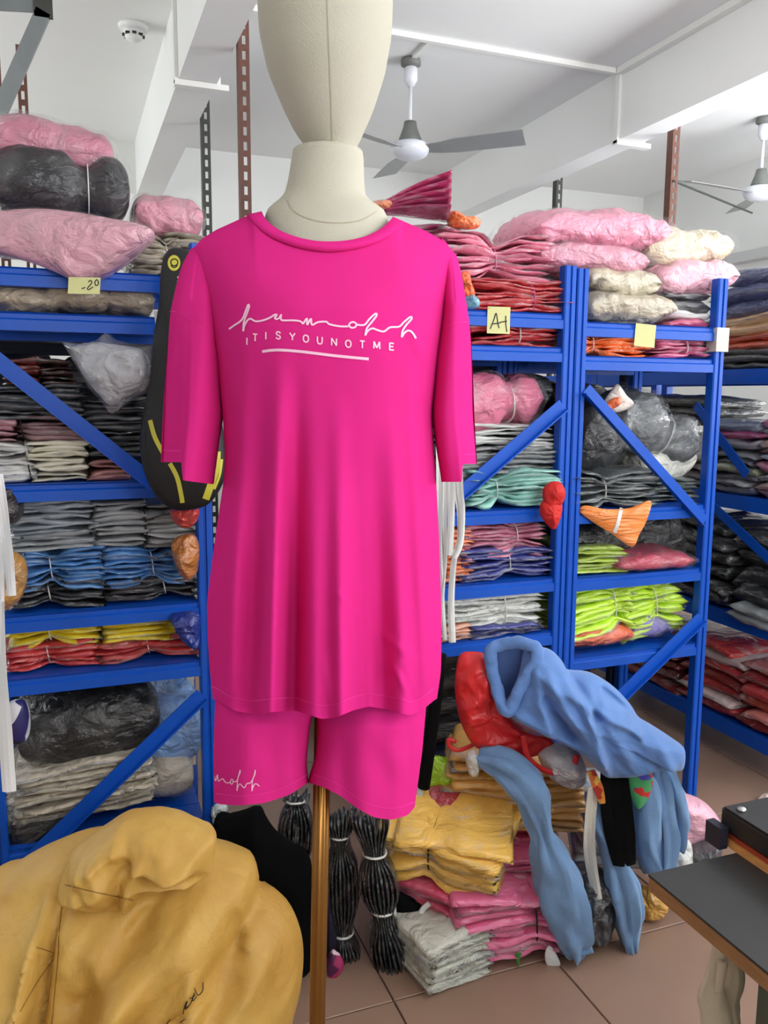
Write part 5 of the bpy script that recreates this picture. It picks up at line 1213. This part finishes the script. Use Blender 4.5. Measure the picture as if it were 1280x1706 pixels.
sb = blob('sack_body', [(-60, 1520), (0, 1474), (60, 1444), (130, 1424), (220, 1430), (300, 1440), (360, 1452), (408, 1470), (421, 1500), (424, 1516), (456, 1532), (484, 1562), (500, 1610), (498, 1670), (482, 1740), (470, 1860), (440, 1985), (200, 2000), (-60, 2000), (-140, 1800)], DS, .24, .20, SACKM, sk, c=(200, 1720), rings=46, seg=220, fold=.02, fq=(6, 6, 6), lean=.10, crisp=.050, cq=(6, 2.6), ang=-40, rk=1.7,
     ridges=((0, 1500, 110, 1480, 26, -.03), (100, 1480, 90, 1700, 10, .035), (118, 1500, 112, 1700, 9, -.03), (130, 1700, 240, 1560, 34, .03), (240, 1560, 380, 1470, 34, .03), (180, 1600, 260, 1500, 22, -.03), (400, 1480, 420, 1545, 10, .03), (424, 1520, 400, 1550, 9, -.035), (440, 1540, 430, 1700, 30, .03), (395, 1560, 330, 1706, 16, -.012), (215, 1668, 195, 1706, 10, -.07), (215, 1668, 330, 1640, 26, .02), (0, 1620, 90, 1590, 12, .03), (90, 1600, 30, 1700, 8, -.035), (300, 1600, 380, 1540, 20, .014), (160, 1620, 150, 1706, 18, .02)))
sf = blob('sack_mouth', [(104, 1474), (116, 1432), (128, 1410), (170, 1382), (205, 1360), (250, 1355), (300, 1364), (340, 1382), (359, 1394), (357, 1425), (350, 1452), (300, 1450), (255, 1470), (225, 1500), (170, 1490), (120, 1478)], DS-.02, .12, .10, SACKM, sk, c=(220, 1430), rings=30, seg=140, fold=.012, fq=(8, 8, 8), crisp=.034, cq=(8, 4), ang=25, rk=1.5,
     ridges=((245, 1410, 350, 1450, 14, -.035), (230, 1480, 250, 1405, 10, .02), (250, 1405, 330, 1410, 10, .02), (150, 1420, 210, 1380, 12, .012), (215, 1470, 225, 1400, 12, -.014)))
gk = surf_placer(sf, DS-.1, .0015); gk2 = surf_placer(sb, DS-.2, .0015)
stroke_mesh([[(108, 1474), (140, 1482), (180, 1491), (222, 1500)]], 1.8, gk).mk('stitching', SACKD, sf)
stroke_mesh([[(60, 1578), (80, 1584), (94, 1590)], [(92, 1594), (60, 1640), (22, 1706)], [(104, 1500), (98, 1560), (96, 1600), (86, 1706)]], 1.3, gk2).mk('stitching', SACKD, sb)
stroke_mesh([[(305, 1690), (308, 1676), (312, 1668), (309, 1682), (318, 1672)], [(306, 1680), (316, 1676)], [(318, 1672), (324, 1654), (321, 1668), (328, 1660)], [(324, 1646), (330, 1658), (338, 1650), (338, 1636)], [(316, 1664), (326, 1658)], [(278, 1706), (284, 1698)], [(300, 1704), (308, 1698)]], 1.5, gk2).mk('handwriting', INK, sb)
# ------------------------------------------------------------------ press table at the lower right
ZT = .75
TOPM = plain((44, 46, 45), .5, var=.1, vscale=14); WOODE = plain((150, 112, 70), .7, var=.15, vscale=30, stretch=(6, 1, 6)); BLKM = plain((24, 26, 26), .45, var=.06)
PLY = plain((206, 150, 80), .7, var=.15, vscale=60); PLYR = plain((160, 66, 34), .6, var=.1)
ta, tb_, tcn = pl(1088, 1462, 2, ZT), pl(1280, 1612, 2, ZT), pl(1176, 1431, 2, ZT)
x0t, y1t = ta[0], ta[1]
tb = thing('press_table', (x0t+.35, y1t-.4, 0), 'dark-topped table with raw wooden edge at the lower right', 'table')
MB().box(x0t, x0t+.75, y1t-1.0, y1t+.01, ZT-.004, ZT).mk('table_top', TOPM, tb)
MB().box(x0t+.001, x0t+.749, y1t-.999, y1t+.009, ZT-.026, ZT-.004).mk('wooden_board', WOODE, tb)
LEGM = plain((92, 100, 86), .5, metal=.2)
for xx, yy in ((x0t+.14, y1t-.10), (x0t+.66, y1t-.10), (x0t+.14, y1t-.9), (x0t+.66, y1t-.9)):
    MB().box(xx, xx+.045, yy-.02, yy+.025, 0, ZT-.026).mk('leg', LEGM, tb)
MB().box(x0t+.19, x0t+.65, y1t-.09, y1t-.075, .30, ZT-.03).mk('apron_panel', BLKM, tb)
px, py = pl(1200, 1402, 2, ZT)[:2]
hp_ = thing('heat_press', (px+.25, py-.3, ZT), 'black heat press box on a plywood base at the right picture edge', 'machine')
MB().box(px, px+.5, py-.7, py, ZT, ZT+.012).mk('plywood_base', PLY, hp_); MB().box(px+.004, px+.5, py-.7, py-.004, ZT+.012, ZT+.020).mk('red_layer', PLYR, hp_)
zb_ = ZT+.020; hh = pl(1201, 1350, 1, py)[2]
def bev(name, x0, x1, y0, y1, z0, z1, mat, parent, b=.006):
    bm = bmesh.new(); bmesh.ops.create_cube(bm, size=1)
    for v in bm.verts: v.co = Vector(((x0+x1)/2+v.co.x*(x1-x0), (y0+y1)/2+v.co.y*(y1-y0), (z0+z1)/2+v.co.z*(z1-z0)))
    bmesh.ops.bevel(bm, geom=bm.edges[:], offset=b, segments=2, affect='EDGES')
    bm.verts.ensure_lookup_table(); V = [tuple(v.co) for v in bm.verts]; F = [tuple(v.index for v in f.verts) for f in bm.faces]; bm.free()
    return mk(name, V, F, mat, parent, False)
bev('press_box', px-.002, px+.5, py-.7, py+.002, zb_+.004, max(hh, zb_+.04), BLKM, hp_, .004)
q = pl(1236, 1350, 2, max(hh, zb_+.04)); MB().lathe([(0, 0), (.007, 0), (.007, .003), (.004, .005), (0, .005)], q, 14).mk('bolt', plain((190, 194, 192), .3, metal=.8), hp_, True)
MB().box(px-.02, px-.004, py-.02, py+.012, ZT, ZT+.035).mk('bracket', plain((26, 30, 46), .5), hp_)
# beige cloth gloves hanging under the table edge
GLV = plain((206, 196, 170), .85, bump=.3, bscale=200, var=.06)
gv = thing('work_gloves', tuple(fp(1200, 1760, .98)), 'beige cotton gloves hanging under the press table edge', 'gloves')
Dg = float((pl(1190, 1600, 0, x0t+.1)-CC)@FH)
sweep('glove', [fp(x, y, Dg) for x, y in ((1200, 1570), (1197, 1610), (1186, 1650), (1190, 1690), (1196, 1750))], [(.010, .01), (.014, .012), (.02, .014), (.022, .015), (.016, .012)], GLV, gv, n=26, seg=18, fold=.006, fq=5)
sweep('glove', [fp(x, y, Dg+.02) for x, y in ((1218, 1585), (1222, 1630), (1214, 1670), (1222, 1720))], [(.010, .01), (.014, .012), (.016, .012), (.012, .01)], GLV, gv, n=24, seg=18, fold=.006, fq=5, seed=3)
sweep('cuff', [fp(x, y, Dg-.012) for x, y in ((1204, 1600), (1200, 1630), (1196, 1652))], [(.007, .004)], GLV, gv, n=12, seg=10)
crumple([(1262, 1330), (1275, 1322), (1290, 1326), (1290, 1336), (1266, 1338)], on_floor(1275, 1336), .02, (206, 180, 168), 'pale pink scrap on the floor at the right picture edge', 'scrap', 'cloth_scrap')
#=====END=====
for o in bpy.data.objects:
    if '_w' in o: del o['_w']
